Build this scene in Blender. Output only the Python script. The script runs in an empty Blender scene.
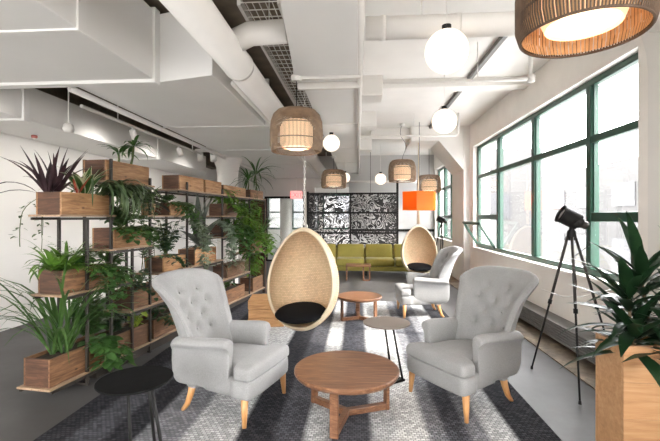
import bpy, bmesh, math, random
from mathutils import Vector, Matrix, Euler
random.seed(7)
S = bpy.context.scene
C = S.collection
PI = math.pi
rad = math.radians

# ------------------------------------------------------------------ camera
cd = bpy.data.cameras.new('camera')
cam = bpy.data.objects.new('camera', cd)
C.objects.link(cam)
cam.location = (0, 0, 1.5)
cam.rotation_euler = (rad(90), 0, rad(4))
cd.sensor_width = 36
cd.lens = 400 / 660 * 36
cd.shift_y = -3.5 / 660
cd.clip_start = 0.05
S.camera = cam
# ------------------------------------------------------------------ world, sun, exposure
w = bpy.data.worlds.new('world')
S.world = w
w.use_nodes = True
bg = w.node_tree.nodes['Background']
bg.inputs[0].default_value = (.98, .985, 1.0, 1)
bg.inputs[1].default_value = 1.0
# bright overcast sky above, dimmer street below the horizon
_t = w.node_tree
_tc = _t.nodes.new('ShaderNodeTexCoord')
_sx = _t.nodes.new('ShaderNodeSeparateXYZ')
_mr = _t.nodes.new('ShaderNodeMapRange')
_mr.inputs[1].default_value, _mr.inputs[2].default_value = -.06, .10
_mr.inputs[3].default_value, _mr.inputs[4].default_value = 5.5, 14.5
_t.links.new(_tc.outputs['Generated'], _sx.inputs[0])
_t.links.new(_sx.outputs[2], _mr.inputs[0])
_t.links.new(_mr.outputs[0], bg.inputs[1])
sd = bpy.data.lights.new('sun', 'SUN')
sd.energy = 5.2
sd.angle = rad(2.5)
sd.color = (1, .95, .85)
sun = bpy.data.objects.new('sun', sd)
C.objects.link(sun)
sun.rotation_euler = Vector((-0.74, 0.20, -0.64)).to_track_quat('-Z', 'Y').to_euler()
S.view_settings.view_transform = 'Standard'
S.view_settings.look = 'None'
S.view_settings.exposure = 1.0
S.view_settings.gamma = 1
S.cycles.max_bounces = 10
S.cycles.diffuse_bounces = 6
S.cycles.transparent_max_bounces = 16
S.cycles.sample_clamp_indirect = 6

def area(name, loc, size, direction, energy, col=(1, 1, 1)):
    d = bpy.data.lights.new(name, 'AREA')
    d.shape = 'RECTANGLE'
    d.size, d.size_y = size
    d.energy = energy
    d.color = col
    o = bpy.data.objects.new(name, d)
    C.objects.link(o)
    o.location = loc
    o.rotation_euler = Vector(direction).to_track_quat('-Z', 'Y').to_euler()
    return o


# added fill lamp behind the camera, aimed up to brighten ceiling and ducts
area('floor_bounce', (-1.6, -1.4, .25), (4.0, 2.4), (-.1, .5, 1), 38, (1, .95, .88))

# added fill lamp inside the unseen near window, brightening duct sides and plain wall
area('window_daylight', (2.46, -.9, 1.95), (2.8, 2.0), (-1, .25, .0), 60, (1, .97, .93))

# ------------------------------------------------------------------ materials
class NT:
    def __init__(s, name):
        s.m = bpy.data.materials.new(name)
        s.m.use_nodes = True
        s.t = s.m.node_tree
        s.b = s.t.nodes['Principled BSDF']
        s.out = s.t.nodes['Material Output']

    def n(s, kind, **kw):
        x = s.t.nodes.new('ShaderNode' + kind)
        for k, v in kw.items():
            if k[0] == '_':
                setattr(x, k[1:], v)
            else:
                k2 = k.replace('__', ' ')
                try:
                    k2 = int(k2[1:]) if k2[0] == 'i' and k2[1:].isdigit() else k2
                except ValueError:
                    pass
                x.inputs[k2].default_value = v
        return x

    def l(s, a, b):
        s.t.links.new(a, b)

    def coord(s, which='Object', scale=(1, 1, 1), rot=(0, 0, 0)):
        t = s.n('TexCoord')
        m = s.n('Mapping')
        m.inputs['Scale'].default_value = scale
        m.inputs['Rotation'].default_value = rot
        s.l(t.outputs[which], m.inputs[0])
        return m.outputs[0]

    def ramp(s, fac, stops, interp='LINEAR'):
        r = s.n('ValToRGB')
        e = r.color_ramp.elements
        r.color_ramp.interpolation = interp
        while len(e) < len(stops):
            e.new(0.5)
        for i, (p, c) in enumerate(stops):
            e[i].position = p
            e[i].color = (*c, 1) if len(c) == 3 else c
        s.l(fac, r.inputs[0])
        return r.outputs[0]

    def bump(s, h, strength=.3, dist=.01):
        b = s.n('Bump', Strength=strength, Distance=dist)
        s.l(h, b.inputs['Height'])
        s.l(b.outputs[0], s.b.inputs['Normal'])

    def mix(s, fac, a, b, mode='MIX'):
        m = s.n('Mix', _data_type='RGBA', _blend_type=mode)
        for x, i in ((fac, 0), (a, 6), (b, 7)):
            if hasattr(x, 'links') or hasattr(x, 'is_linked'):
                s.l(x, m.inputs[i])
            elif isinstance(x, (int, float)):
                m.inputs[i].default_value = x
            else:
                m.inputs[i].default_value = (*x, 1)
        return m.outputs[2]


def plain(name, col, rough=.5, metal=0, noise=.06, scale=6, bump=0, spec=None):
    t = NT(name)
    c = t.coord()
    nz = t.n('TexNoise', Scale=scale, Detail=4)
    t.l(c, nz.inputs[0])
    lo = tuple(max(0, x * (1 - noise)) for x in col)
    hi = tuple(min(1, x * (1 + noise)) for x in col)
    t.l(t.ramp(nz.outputs[0], [(.3, lo), (.7, hi)]), t.b.inputs['Base Color'])
    t.b.inputs['Roughness'].default_value = rough
    t.b.inputs['Metallic'].default_value = metal
    if spec is not None:
        t.b.inputs['Specular IOR Level'].default_value = spec
    if bump:
        t.bump(nz.outputs[0], bump, .004)
    return t.m


def wood(name, dark, mid, light, scale=(12, 1.2, 12), rough=.5, knots=False, vary=.25, rot=(0, 0, 0), bands=3.0):
    t = NT(name)
    c = t.coord('Object', scale, rot)
    oi = t.n('ObjectInfo')
    add = t.n('VectorMath', _operation='ADD')
    mul = t.n('VectorMath', _operation='SCALE')
    comb = t.n('CombineXYZ')
    for i in range(3):
        t.l(oi.outputs['Random'], comb.inputs[i])
    t.l(comb.outputs[0], mul.inputs[0])
    mul.inputs['Scale'].default_value = 37
    t.l(c, add.inputs[0])
    t.l(mul.outputs[0], add.inputs[1])
    nz = t.n('TexNoise', Scale=bands, Detail=6, Roughness=.65, Distortion=.7)
    t.l(add.outputs[0], nz.inputs[0])
    col = t.ramp(nz.outputs[0], [(.28, dark), (.5, mid), (.72, light)])
    if knots:
        c2 = t.coord('Object', (6, 3.2, 6))
        vo = t.n('TexVoronoi', Scale=1.3)
        t.l(c2, vo.inputs[0])
        k = t.ramp(vo.outputs[0], [(.05, (0, 0, 0)), (.11, (1, 1, 1))])
        col = t.mix(k, tuple(x * .35 for x in dark), col)
    hsv = t.n('HueSaturation')
    mr = t.n('MapRange')
    mr.inputs[3].default_value = 1 - vary
    mr.inputs[4].default_value = 1 + vary
    t.l(oi.outputs['Random'], mr.inputs[0])
    t.l(mr.outputs[0], hsv.inputs['Value'])
    t.l(col, hsv.inputs['Color'])
    t.l(hsv.outputs[0], t.b.inputs['Base Color'])
    t.b.inputs['Roughness'].default_value = rough
    t.bump(nz.outputs[0], .15, .004)
    return t.m


def leafmat(name, a, b, rough=.38, stripe=None):
    t = NT(name)
    c = t.coord()
    nz = t.n('TexNoise', Scale=9, Detail=3)
    t.l(c, nz.inputs[0])
    col = t.ramp(nz.outputs[0], [(.3, a), (.7, b)])
    if stripe:
        uv = t.n('TexCoord')
        sx = t.n('SeparateXYZ')
        t.l(uv.outputs['UV'], sx.inputs[0])
        f = t.ramp(sx.outputs[0], [(.0, (1, 1, 1)), (.14, (1, 1, 1)), (.22, (0, 0, 0)), (.78, (0, 0, 0)), (.86, (1, 1, 1))])
        col = t.mix(f, col, stripe)
    t.l(col, t.b.inputs['Base Color'])
    t.b.inputs['Roughness'].default_value = rough
    tr = t.n('BsdfTranslucent')
    t.l(col, tr.inputs[0])
    mx = t.n('MixShader')
    mx.inputs[0].default_value = .28
    t.l(t.b.outputs[0], mx.inputs[1])
    t.l(tr.outputs[0], mx.inputs[2])
    t.l(mx.outputs[0], t.out.inputs[0])
    return t.m


def emit(name, col, strength):
    t = NT(name)
    t.b.inputs['Base Color'].default_value = (*col, 1)
    t.b.inputs['Emission Color'].default_value = (*col, 1)
    t.b.inputs['Emission Strength'].default_value = strength
    return t.m


def glass(name, tint=(1, 1, 1), refl=.04):
    t = NT(name)
    tr = t.n('BsdfTransparent')
    tr.inputs[0].default_value = (*tint, 1)
    gl = t.n('BsdfGlossy', Roughness=.02)
    lw = t.n('LayerWeight', Blend=.25)
    mr = t.n('MapRange')
    mr.inputs[3].default_value = refl * .5
    mr.inputs[4].default_value = .3
    t.l(lw.outputs['Fresnel'], mr.inputs[0])
    mx = t.n('MixShader')
    t.l(mr.outputs[0], mx.inputs[0])
    t.l(tr.outputs[0], mx.inputs[1])
    t.l(gl.outputs[0], mx.inputs[2])
    t.l(mx.outputs[0], t.out.inputs[0])
    return t.m


M = {}
M['white'] = plain('white_paint', (.72, .695, .66), .6, noise=.03, scale=2.5, bump=.08)
M['wall'] = plain('wall_paint', (.88, .865, .84), .75, noise=.03, scale=1.5, bump=.05)
M['brickwall'] = plain('window_wall_paint', (.80, .76, .71), .7, noise=.04, scale=3, bump=.1)
M['duct'] = plain('duct_paint', (.82, .81, .79), .5, noise=.03, scale=1.2, bump=.03)
M['ductgrey'] = plain('duct_underside_paint', (.76, .75, .73), .55, noise=.03, scale=1.2)
M['galv'] = plain('galvanised_steel', (.62, .62, .60), .4, metal=.5, noise=.1, scale=10)
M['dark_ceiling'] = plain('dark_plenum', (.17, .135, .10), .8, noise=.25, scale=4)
M['greenframe'] = plain('green_paint', (.006, .046, .026), .35, noise=.12, scale=5)
M['greydark'] = plain('heater_grey', (.15, .145, .14), .5, noise=.12, scale=8)
M['black'] = plain('black_steel', (.012, .0115, .011), .5, noise=.2, scale=12, spec=.2)
M['blackmatte'] = plain('black_top', (.008, .008, .008), .7, noise=.2, scale=20, spec=.06)
M['brownsteel'] = plain('dark_brown_steel', (.030, .024, .020), .5, noise=.2, scale=12)
M['taupe'] = plain('taupe_top', (.15, .122, .10), .5, noise=.04, scale=10)
M['soil'] = plain('soil', (.035, .024, .016), .95, noise=.5, scale=40, bump=.6)
M['greywall'] = plain('grey_wall_paint', (.50, .49, .48), .7, noise=.03, scale=2)
M['cream'] = plain('cream_cane', (.66, .55, .39), .55, noise=.06, scale=30)
M['stem'] = plain('stem', (.09, .12, .04), .7, noise=.2, scale=20)
M['trunk'] = plain('woody_stem', (.22, .15, .09), .8, noise=.2, scale=20)
M['walnut'] = wood('walnut', (.085, .036, .018), (.17, .078, .04), (.30, .155, .085), scale=(1.4, 16, 16), rough=.32, vary=.05)
M['crate'] = wood('reclaimed_crate_wood', (.055, .026, .012), (.15, .072, .033), (.28, .148, .07), scale=(14, 1.5, 14), rough=.6, knots=True, vary=.4)
M['crate_light'] = wood('pale_crate_wood', (.17, .085, .038), (.34, .18, .08), (.50, .30, .15), scale=(14, 1.5, 14), rough=.6, knots=True, vary=.22)
M['crate_end'] = wood('reclaimed_crate_end', (.035, .016, .009), (.085, .038, .02), (.16, .075, .038), scale=(1.5, 14, 14), rough=.65, vary=.25)
M['board'] = wood('shelf_board_wood', (.19, .11, .065), (.34, .225, .14), (.46, .33, .22), scale=(14, 1.5, 14), rough=.55, vary=.12)
M['pine'] = wood('knotty_pine', (.30, .15, .065), (.40, .215, .10), (.47, .29, .15), scale=(1.0, 14, 14), rough=.45, knots=True, vary=.10, bands=2.2)
M['oak'] = wood('honey_oak', (.42, .20, .07), (.55, .28, .11), (.65, .36, .16), scale=(12, 12, 1.5), rough=.4, vary=.05)
M['stool'] = wood('timber_block', (.30, .14, .05), (.48, .25, .10), (.62, .36, .16), scale=(1.5, 10, 14), rough=.55, vary=.1)
# fabrics
def fabric(name, col, scale=210, contrast=.14, rough=.95, sheen=.15):
    t = NT(name)
    c = t.coord()
    nz = t.n('TexNoise', Scale=scale, Detail=2)
    t.l(c, nz.inputs[0])
    n2 = t.n('TexNoise', Scale=7, Detail=3)
    t.l(c, n2.inputs[0])
    a = t.ramp(nz.outputs[0], [(.3, tuple(x * (1 - contrast) for x in col)), (.7, tuple(min(1, x * (1 + contrast)) for x in col))])
    b = t.mix(.12, a, n2.outputs[0], 'OVERLAY')
    t.l(b, t.b.inputs['Base Color'])
    t.b.inputs['Roughness'].default_value = rough
    t.b.inputs['Sheen Weight'].default_value = sheen
    t.b.inputs['Specular IOR Level'].default_value = .15
    t.bump(nz.outputs[0], .2, .002)
    return t.m
M['fabric'] = fabric('grey_wool', (.275, .272, .27))
M['cushion_black'] = fabric('black_wool', (.006, .006, .007), sheen=0)
M['olive'] = fabric('olive_leather', (.29, .25, .055), 60, .08, .45)
M['orange'] = None

def wicker(name, a, b, su=60, sv=60, trans=0.0, bumps=.6):
    t = NT(name)
    u = t.n('TexCoord')
    m = t.n('Mapping')
    m.inputs['Scale'].default_value = (su, sv, 1)
    t.l(u.outputs['UV'], m.inputs[0])
    br = t.n('TexBrick', Scale=1.0)
    br.inputs['Mortar Size'].default_value = .08
    br.inputs['Mortar Smooth'].default_value = .6
    br.inputs['Brick Width'].default_value = 1.6
    br.inputs['Row Height'].default_value = .8
    br.inputs['Color1'].default_value = (*a, 1)
    br.inputs['Color2'].default_value = (*tuple(x * .82 for x in a), 1)
    br.inputs['Mortar'].default_value = (*b, 1)
    t.l(m.outputs[0], br.inputs[0])
    nz = t.n('TexNoise', Scale=3)
    t.l(u.outputs['Object'], nz.inputs[0])
    col = t.mix(.25, br.outputs[0], nz.outputs[0], 'OVERLAY')
    t.l(col, t.b.inputs['Base Color'])
    t.b.inputs['Roughness'].default_value = .6
    inv = t.n('Math', _operation='SUBTRACT')
    inv.inputs[0].default_value = 1
    t.l(br.outputs['Fac'], inv.inputs[1])
    t.bump(inv.outputs[0], bumps, .006)
    if trans:
        tr = t.n('BsdfTranslucent')
        t.l(col, tr.inputs[0])
        mx = t.n('MixShader')
        mx.inputs[0].default_value = trans
        t.l(t.b.outputs[0], mx.inputs[1])
        t.l(tr.outputs[0], mx.inputs[2])
        t.l(mx.outputs[0], t.out.inputs[0])
    return t.m
M['rattan'] = wicker('woven_rattan', (.80, .60, .38), (.44, .28, .15), 70, 42, trans=.12, bumps=.6)
M['reed'] = plain('reed_rod', (.25, .175, .115), .6, noise=.25, scale=14)
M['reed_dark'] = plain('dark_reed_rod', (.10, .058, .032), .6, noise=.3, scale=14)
M['reedin'] = plain('pale_reed_lining', (.62, .36, .17), .6, noise=.15, scale=20)

# floor
def floor_mat():
    t = NT('polished_concrete')
    c = t.coord()
    nz = t.n('TexNoise', Scale=.8, Detail=8, Roughness=.65)
    t.l(c, nz.inputs[0])
    n2 = t.n('TexNoise', Scale=9, Detail=6)
    t.l(c, n2.inputs[0])
    col = t.ramp(nz.outputs[0], [(.25, (.058, .054, .052)), (.5, (.080, .077, .076)), (.75, (.108, .105, .105))])
    col = t.mix(.15, col, n2.outputs[0], 'OVERLAY')
    t.l(col, t.b.inputs['Base Color'])
    r = t.ramp(n2.outputs[0], [(.3, (.40,) * 3), (.7, (.46,) * 3)])
    t.l(r, t.b.inputs['Roughness'])
    t.b.inputs['Specular IOR Level'].default_value = .10
    t.bump(n2.outputs[0], .008, .003)
    return t.m
M['floor'] = floor_mat()
def strip_mat():
    t = NT('rough_concrete_edge')
    c = t.coord()
    nz = t.n('TexNoise', Scale=5, Detail=8, Roughness=.7)
    t.l(c, nz.inputs[0])
    t.l(t.ramp(nz.outputs[0], [(.3, (.06, .045, .03)), (.5, (.13, .10, .07)), (.7, (.26, .20, .13))]), t.b.inputs['Base Color'])
    t.b.inputs['Roughness'].default_value = .7
    t.bump(nz.outputs[0], .4, .02)
    return t.m
M['strip'] = strip_mat()
def rug_mat():
    t = NT('chunky_woven_rug')
    tc = t.n('TexCoord')
    sx = t.n('SeparateXYZ')
    t.l(tc.outputs['Object'], sx.inputs[0])
    mr = t.n('MapRange')
    mr.inputs[1].default_value = -1.755
    mr.inputs[2].default_value = 1.755
    # woven rows shift the band edge a little
    br = t.n('TexBrick', Scale=1.0)
    m = t.n('Mapping')
    m.inputs['Scale'].default_value = (26, 26, 1)
    t.l(tc.outputs['Object'], m.inputs[0])
    t.l(m.outputs[0], br.inputs[0])
    br.inputs['Mortar Size'].default_value = .09
    br.inputs['Mortar Smooth'].default_value = .8
    br.inputs['Brick Width'].default_value = .85
    br.inputs['Row Height'].default_value = .62
    br.inputs['Color1'].default_value = (1, 1, 1, 1)
    br.inputs['Color2'].default_value = (.42, .42, .42, 1)
    br.inputs['Mortar'].default_value = (.16, .16, .16, 1)
    t.l(sx.outputs[0], mr.inputs[0])
    k, g, d, w_, l = (.022, .022, .028), (.28, .28, .30), (.085, .085, .10), (.88, .87, .85), (.64, .64, .64)
    bands = ((.06, k), (.13, d), (.19, k), (.278, g), (.38, l), (.45, k), (.51, d), (.56, l), (.64, d), (.69, l), (.75, w_), (.785, g), (.83, d), (.865, g), (.916, l), (1, k))
    stops, x0 = [], 0
    for x1, c_ in bands:
        stops += [(x0 + .006, c_), (x1 - .006, c_)]
        x0 = x1
    col = t.ramp(mr.outputs[0], stops)
    c2 = t.mix(.8, col, br.outputs[0], 'MULTIPLY')
    c2 = t.mix(.03, c2, br.outputs[0], 'ADD')
    nz = t.n('TexNoise', Scale=60, Detail=2)
    t.l(tc.outputs['Object'], nz.inputs[0])
    c3 = t.mix(.3, c2, nz.outputs[0], 'OVERLAY')
    t.l(c3, t.b.inputs['Base Color'])
    t.b.inputs['Roughness'].default_value = .95
    t.b.inputs['Specular IOR Level'].default_value = .05
    inv = t.n('Math', _operation='SUBTRACT')
    inv.inputs[0].default_value = 1
    t.l(br.outputs['Fac'], inv.inputs[1])
    t.bump(inv.outputs[0], .8, .012)
    return t.m
M['rug'] = rug_mat()
def screen_mat():
    t = NT('cut_metal_swirl')
    tc = t.n('TexCoord')
    nz = t.n('TexNoise', Scale=3.0, Detail=1.0, Distortion=1.8)
    t.l(tc.outputs['Object'], nz.inputs[0])
    ml = t.n('Math', _operation='MULTIPLY')
    ml.inputs[1].default_value = 8.0
    t.l(nz.outputs[0], ml.inputs[0])
    fr = t.n('Math', _operation='FRACT')
    t.l(ml.outputs[0], fr.inputs[0])
    n2 = t.n('TexNoise', Scale=.9, Detail=1)
    mp = t.n('Mapping')
    mp.inputs['Location'].default_value = (3.1, 0, .4)
    t.l(tc.outputs['Object'], mp.inputs[0])
    t.l(mp.outputs[0], n2.inputs[0])
    sx = t.n('SeparateXYZ')
    t.l(tc.outputs['Object'], sx.inputs[0])
    ab = t.n('Math', _operation='ABSOLUTE')
    t.l(sx.outputs[0], ab.inputs[0])
    th = t.n('MapRange')
    th.inputs[1].default_value = .55
    th.inputs[2].default_value = 1.25
    th.inputs[3].default_value = .46
    th.inputs[4].default_value = .86
    t.l(ab.outputs[0], th.inputs[0])
    lt = t.n('Math', _operation='LESS_THAN')
    t.l(fr.outputs[0], lt.inputs[0])
    t.l(th.outputs[0], lt.inputs[1])
    tr = t.n('BsdfTransparent')
    t.b.inputs['Base Color'].default_value = (.012, .011, .011, 1)
    mx = t.n('MixShader')
    t.l(lt.outputs[0], mx.inputs[0])
    t.l(tr.outputs[0], mx.inputs[1])
    t.l(t.b.outputs[0], mx.inputs[2])
    t.l(mx.outputs[0], t.out.inputs[0])
    return t.m
M['swirl'] = screen_mat()
def orange_mat():
    t = NT('orange_cloth_shade')
    t.b.inputs['Base Color'].default_value = (.90, .24, .02, 1)
    tr = t.n('BsdfTranslucent')
    tr.inputs[0].default_value = (1, .42, .05, 1)
    mx = t.n('MixShader')
    mx.inputs[0].default_value = .65
    t.l(t.b.outputs[0], mx.inputs[1])
    t.l(tr.outputs[0], mx.inputs[2])
    t.l(mx.outputs[0], t.out.inputs[0])
    return t.m
M['orange'] = orange_mat()
M['globe'] = emit('lit_opal_glass', (1, .88, .75), .50)
M['bulb'] = emit('lit_shade', (1, .68, .42), .52)
M['bulbwhite'] = emit('lit_white_shade', (1, .84, .62), 1.0)
M['exit_red'] = emit('lit_red_letters', (1, .10, .10), 1.2)
M['exit_body'] = emit('lit_exit_panel', (.9, .42, .40), .5)
M['glass'] = glass('window_glass')
M['glass2'] = glass('partition_glass', (.93, .95, .94), .1)
M['yellow'] = plain('yellow_sticker', (.75, .52, .03), .5)
M['redtag'] = plain('red_marker', (.40, .12, .10), .5)
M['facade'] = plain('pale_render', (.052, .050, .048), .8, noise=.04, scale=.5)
M['facadewin'] = plain('far_window_panes', (.034, .034, .036), .4, noise=.2, scale=1)
M['grey_lens'] = plain('lamp_lens', (.35, .34, .32), .3)
L = {
    'purple': leafmat('purple_leaf', (.025, .014, .018), (.07, .035, .04)),
    'varieg': leafmat('variegated_leaf', (.03, .09, .02), (.07, .16, .04), stripe=(.62, .62, .40)),
    'deep': leafmat('deep_green_leaf', (.012, .04, .014), (.035, .085, .03)),
    'green': leafmat('green_leaf', (.03, .085, .02), (.075, .165, .04)),
    'bright': leafmat('bright_green_leaf', (.07, .17, .02), (.16, .30, .045)),
    'lime': leafmat('lime_leaf', (.20, .28, .03), (.34, .42, .07)),
    'silver': leafmat('silver_leaf', (.14, .20, .13), (.30, .36, .26)),
    'grey': leafmat('grey_leaf', (.07, .085, .07), (.20, .22, .185)),
    'black': leafmat('blackish_leaf', (.008, .011, .008), (.02, .026, .02)),
    'strap': leafmat('strap_leaf', (.04, .10, .025), (.10, .20, .05)),
    'dark': leafmat('dark_glossy_leaf', (.006, .022, .009), (.018, .048, .018), .3),
    'red': leafmat('reddish_leaf', (.30, .05, .03), (.45, .10, .05)),
    'cactus': leafmat('trailing_leaf', (.035, .07, .03), (.11, .16, .06)),
    'dry': leafmat('dry_leaf', (.13, .10, .06), (.28, .22, .13)),
}


# ------------------------------------------------------------------ mesh helpers
class MB:
    def __init__(s):
        s.b = bmesh.new()
        s.uv = s.b.loops.layers.uv.new('UVMap')

    def face(s, vs):
        try:
            return s.b.faces.new(vs)
        except ValueError:
            return None

    def box(s, c, size, rot=None):
        x, y, z = (d / 2 for d in size)
        R = Euler(rot).to_matrix() if rot else None
        v = []
        for p in ((-x, -y, -z), (x, -y, -z), (x, y, -z), (-x, y, -z), (-x, -y, z), (x, -y, z), (x, y, z), (-x, y, z)):
            p = Vector(p)
            if R:
                p = R @ p
            v.append(s.b.verts.new(p + Vector(c)))
        for f in ((3, 2, 1, 0), (4, 5, 6, 7), (0, 1, 5, 4), (1, 2, 6, 5), (2, 3, 7, 6), (3, 0, 4, 7)):
            s.face([v[i] for i in f])
        return s

    def bb(s, a, b):
        return s.box([(a[i] + b[i]) / 2 for i in range(3)], [abs(b[i] - a[i]) for i in range(3)])

    def tube(s, pts, r, seg=8, cap=True, closed=False, flat=1.0):
        pts = [Vector(p) for p in pts]
        n = len(pts)
        rs = r if isinstance(r, (list, tuple)) else [r] * n
        rings = []
        prev = None
        for i, p in enumerate(pts):
            if closed:
                d = pts[(i + 1) % n] - pts[i - 1]
            else:
                d = pts[min(i + 1, n - 1)] - pts[max(i - 1, 0)]
            d = d.normalized() if d.length > 1e-9 else Vector((0, 0, 1))
            if prev is None:
                up = Vector((0, 0, 1)) if abs(d.z) < .9 else Vector((1, 0, 0))
                a = d.cross(up).normalized()
            else:
                a = (prev - d * prev.dot(d))
                a = a.normalized() if a.length > 1e-6 else d.orthogonal().normalized()
            prev = a
            b2 = d.cross(a)
            rings.append([s.b.verts.new(p + a * math.cos(k * 2 * PI / seg) * rs[i] + b2 * math.sin(k * 2 * PI / seg) * rs[i] * flat) for k in range(seg)])
        m = n if closed else n - 1
        for i in range(m):
            A, B = rings[i], rings[(i + 1) % n]
            for k in range(seg):
                s.face([A[k], A[(k + 1) % seg], B[(k + 1) % seg], B[k]])
        if cap and not closed:
            s.face(rings[0][::-1])
            s.face(rings[-1])
        return s

    def lathe(s, prof, seg=32, c=(0, 0, 0), axis=None, uvs=None):
        """prof: list of (r, z)"""
        R = None
        if axis is not None:
            R = Vector((0, 0, 1)).rotation_difference(Vector(axis).normalized()).to_matrix()
        rings = []
        for r, z in prof:
            if r < 1e-6:
                p = Vector((0, 0, z))
                rings.append([s.b.verts.new((R @ p if R else p) + Vector(c))])
            else:
                q = []
                for k in range(seg):
                    p = Vector((r * math.cos(2 * PI * k / seg), r * math.sin(2 * PI * k / seg), z))
                    q.append(s.b.verts.new((R @ p if R else p) + Vector(c)))
                rings.append(q)
        for A, B in zip(rings, rings[1:]):
            for k in range(seg):
                k2 = (k + 1) % seg
                if len(A) == 1 and len(B) == 1:
                    continue
                if len(A) == 1:
                    s.face([A[0], B[k2], B[k]])
                elif len(B) == 1:
                    s.face([A[k], A[k2], B[0]])
                else:
                    s.face([A[k], A[k2], B[k2], B[k]])
        return s

    def prism(s, poly, h, z0=0, tf=None):
        """poly in xy extruded to z; tf maps a Vector"""
        tf = tf or (lambda p: p)
        a = [s.b.verts.new(tf(Vector((x, y, z0)))) for x, y in poly]
        b = [s.b.verts.new(tf(Vector((x, y, z0 + h)))) for x, y in poly]
        n = len(poly)
        s.face(a[::-1])
        s.face(b)
        for i in range(n):
            s.face([a[i], a[(i + 1) % n], b[(i + 1) % n], b[i]])
        return s

    def grid(s, rows, uv=None, closed=False):
        V = [[s.b.verts.new(p) for p in r] for r in rows]
        for i in range(len(V) - 1):
            n = len(V[i])
            for j in range(n if closed else n - 1):
                j2 = (j + 1) % n
                f = s.face([V[i][j], V[i][j2], V[i + 1][j2], V[i + 1][j]])
                if f and uv:
                    for lp, (a, b) in zip(f.loops, ((i, j), (i, j + 1), (i + 1, j + 1), (i + 1, j))):
                        lp[s.uv].uv = uv(a, b)
        return V

    def blade(s, p, d, Ln, W, droop, n=6, prof='lance', fold=.2, twist=0):
        p = Vector(p)
        d = Vector(d).normalized()
        side = d.cross(Vector((0, 0, 1)))
        if side.length < 1e-3:
            side = Vector((1, 0, 0))
        side.normalize()
        if twist:
            side = Matrix.Rotation(twist, 3, d) @ side
        rows = []
        st = Ln / n
        for i in range(n + 1):
            t = i / n
            if prof == 'strap':
                wd = W * min(1, (t * 5 + .5)) * (1 - t ** 4)
            elif prof == 'ovate':
                wd = W * (math.sin(PI * min(1, t ** .62)) * 1.0 + .02)
            elif prof == 'paddle':
                wd = W * (.12 + .88 * max(0, math.sin(PI * max(0, (t - .2) / .8) ** .9)) if t > .2 else .12)
            else:
                wd = W * (math.sin(PI * t ** .75) * .97 + .03)
            if i == n:
                wd = W * .04
            nrm = side.cross(d)
            rows.append([p + side * wd / 2 + nrm * fold * wd / 2, p.copy(), p - side * wd / 2 + nrm * fold * wd / 2])
            ax = side
            d = (Matrix.Rotation(-droop / n * (0.4 + 1.2 * t), 3, ax) @ d).normalized()
            p = p + d * st
        s.grid(rows, uv=lambda i, j: (j / 2, i / n))
        return s

    def heart(s, p, d, nrm, size):
        """a small broad leaf lying roughly along d with the given normal"""
        d = Vector(d).normalized()
        nrm = Vector(nrm)
        side = d.cross(nrm)
        if side.length < 1e-3:
            side = d.orthogonal()
        side.normalize()
        nn = side.cross(d)
        p = Vector(p)
        o = ((0, 0), (.42, .18), (.5, .45), (.3, .8), (0, 1.1))
        mid = [p, p + d * size * .4 - nn * size * .06, p + d * size * 1.1 - nn * size * .16]
        vm = [s.b.verts.new(q) for q in mid]
        for sg in (1, -1):
            a = s.b.verts.new(p + side * sg * size * .42 + d * size * .1 + nn * size * .05)
            b = s.b.verts.new(p + side * sg * size * .34 + d * size * .68 - nn * size * .02)
            if sg == 1:
                s.face([vm[0], a, b, vm[1]])
                s.face([vm[1], b, vm[2]])
            else:
                s.face([vm[0], vm[1], b, a])
                s.face([vm[1], vm[2], b])
        return s

    def build(s, name, mat, parent=None, smooth=False, bevel=0, sub=0, solid=0, loc=None):
        me = bpy.data.meshes.new(name)
        bmesh.ops.recalc_face_normals(s.b, faces=s.b.faces)
        if smooth:
            for f in s.b.faces:
                f.smooth = True
        s.b.to_mesh(me)
        s.b.free()
        o = bpy.data.objects.new(name, me)
        C.objects.link(o)
        me.materials.append(mat)
        if parent:
            o.parent = parent
        if loc:
            o.location = loc
        if solid:
            md = o.modifiers.new('solid', 'SOLIDIFY')
            md.thickness = solid
            md.offset = 0
        if bevel:
            md = o.modifiers.new('bevel', 'BEVEL')
            md.width = bevel
            md.segments = 2
            md.limit_method = 'ANGLE'
            md.angle_limit = rad(35)
        if sub:
            md = o.modifiers.new('sub', 'SUBSURF')
            md.levels = sub
            md.render_levels = sub
        return o


def tag(o, label, cat, group=None, kind=None):
    o['label'] = label
    o['category'] = cat
    if group:
        o['group'] = group
    if kind:
        o['kind'] = kind
    return o


def thing(name, label, cat, loc=(0, 0, 0), rz=0, group=None, rot=None):
    o = bpy.data.objects.new(name, None)
    o.empty_display_size = .1
    C.objects.link(o)
    o.location = loc
    o.rotation_euler = rot or (0, 0, rz)
    return tag(o, label, cat, group)


def struct(o):
    o['kind'] = 'structure'
    return o


def kids(o):
    return [c for c in bpy.data.objects if c.parent == o]


def dup(root, loc, rz, label, group=None):
    r = root.copy()
    C.objects.link(r)
    r.location = loc
    e = root.rotation_euler.copy()
    e.z = rz
    r.rotation_euler = e
    r['label'] = label
    if group:
        r['group'] = group
    for ch in kids(root):
        c = ch.copy()
        C.objects.link(c)
        c.parent = r
        for g in kids(ch):
            d = g.copy()
            C.objects.link(d)
            d.parent = c
    return r


# ------------------------------------------------------------------ setting
Y0, YB = -3.0, 13.4
XL, XR = -4.66, 2.5
ZC = 3.55
struct(MB().bb((XL - .2, Y0, -.1), (2.9, 19.5, 0)).build('floor', M['floor']))
struct(MB().bb((XL - .2, Y0, 0), (XL, 19.5, ZC)).build('wall_left', M['wall']))
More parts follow.
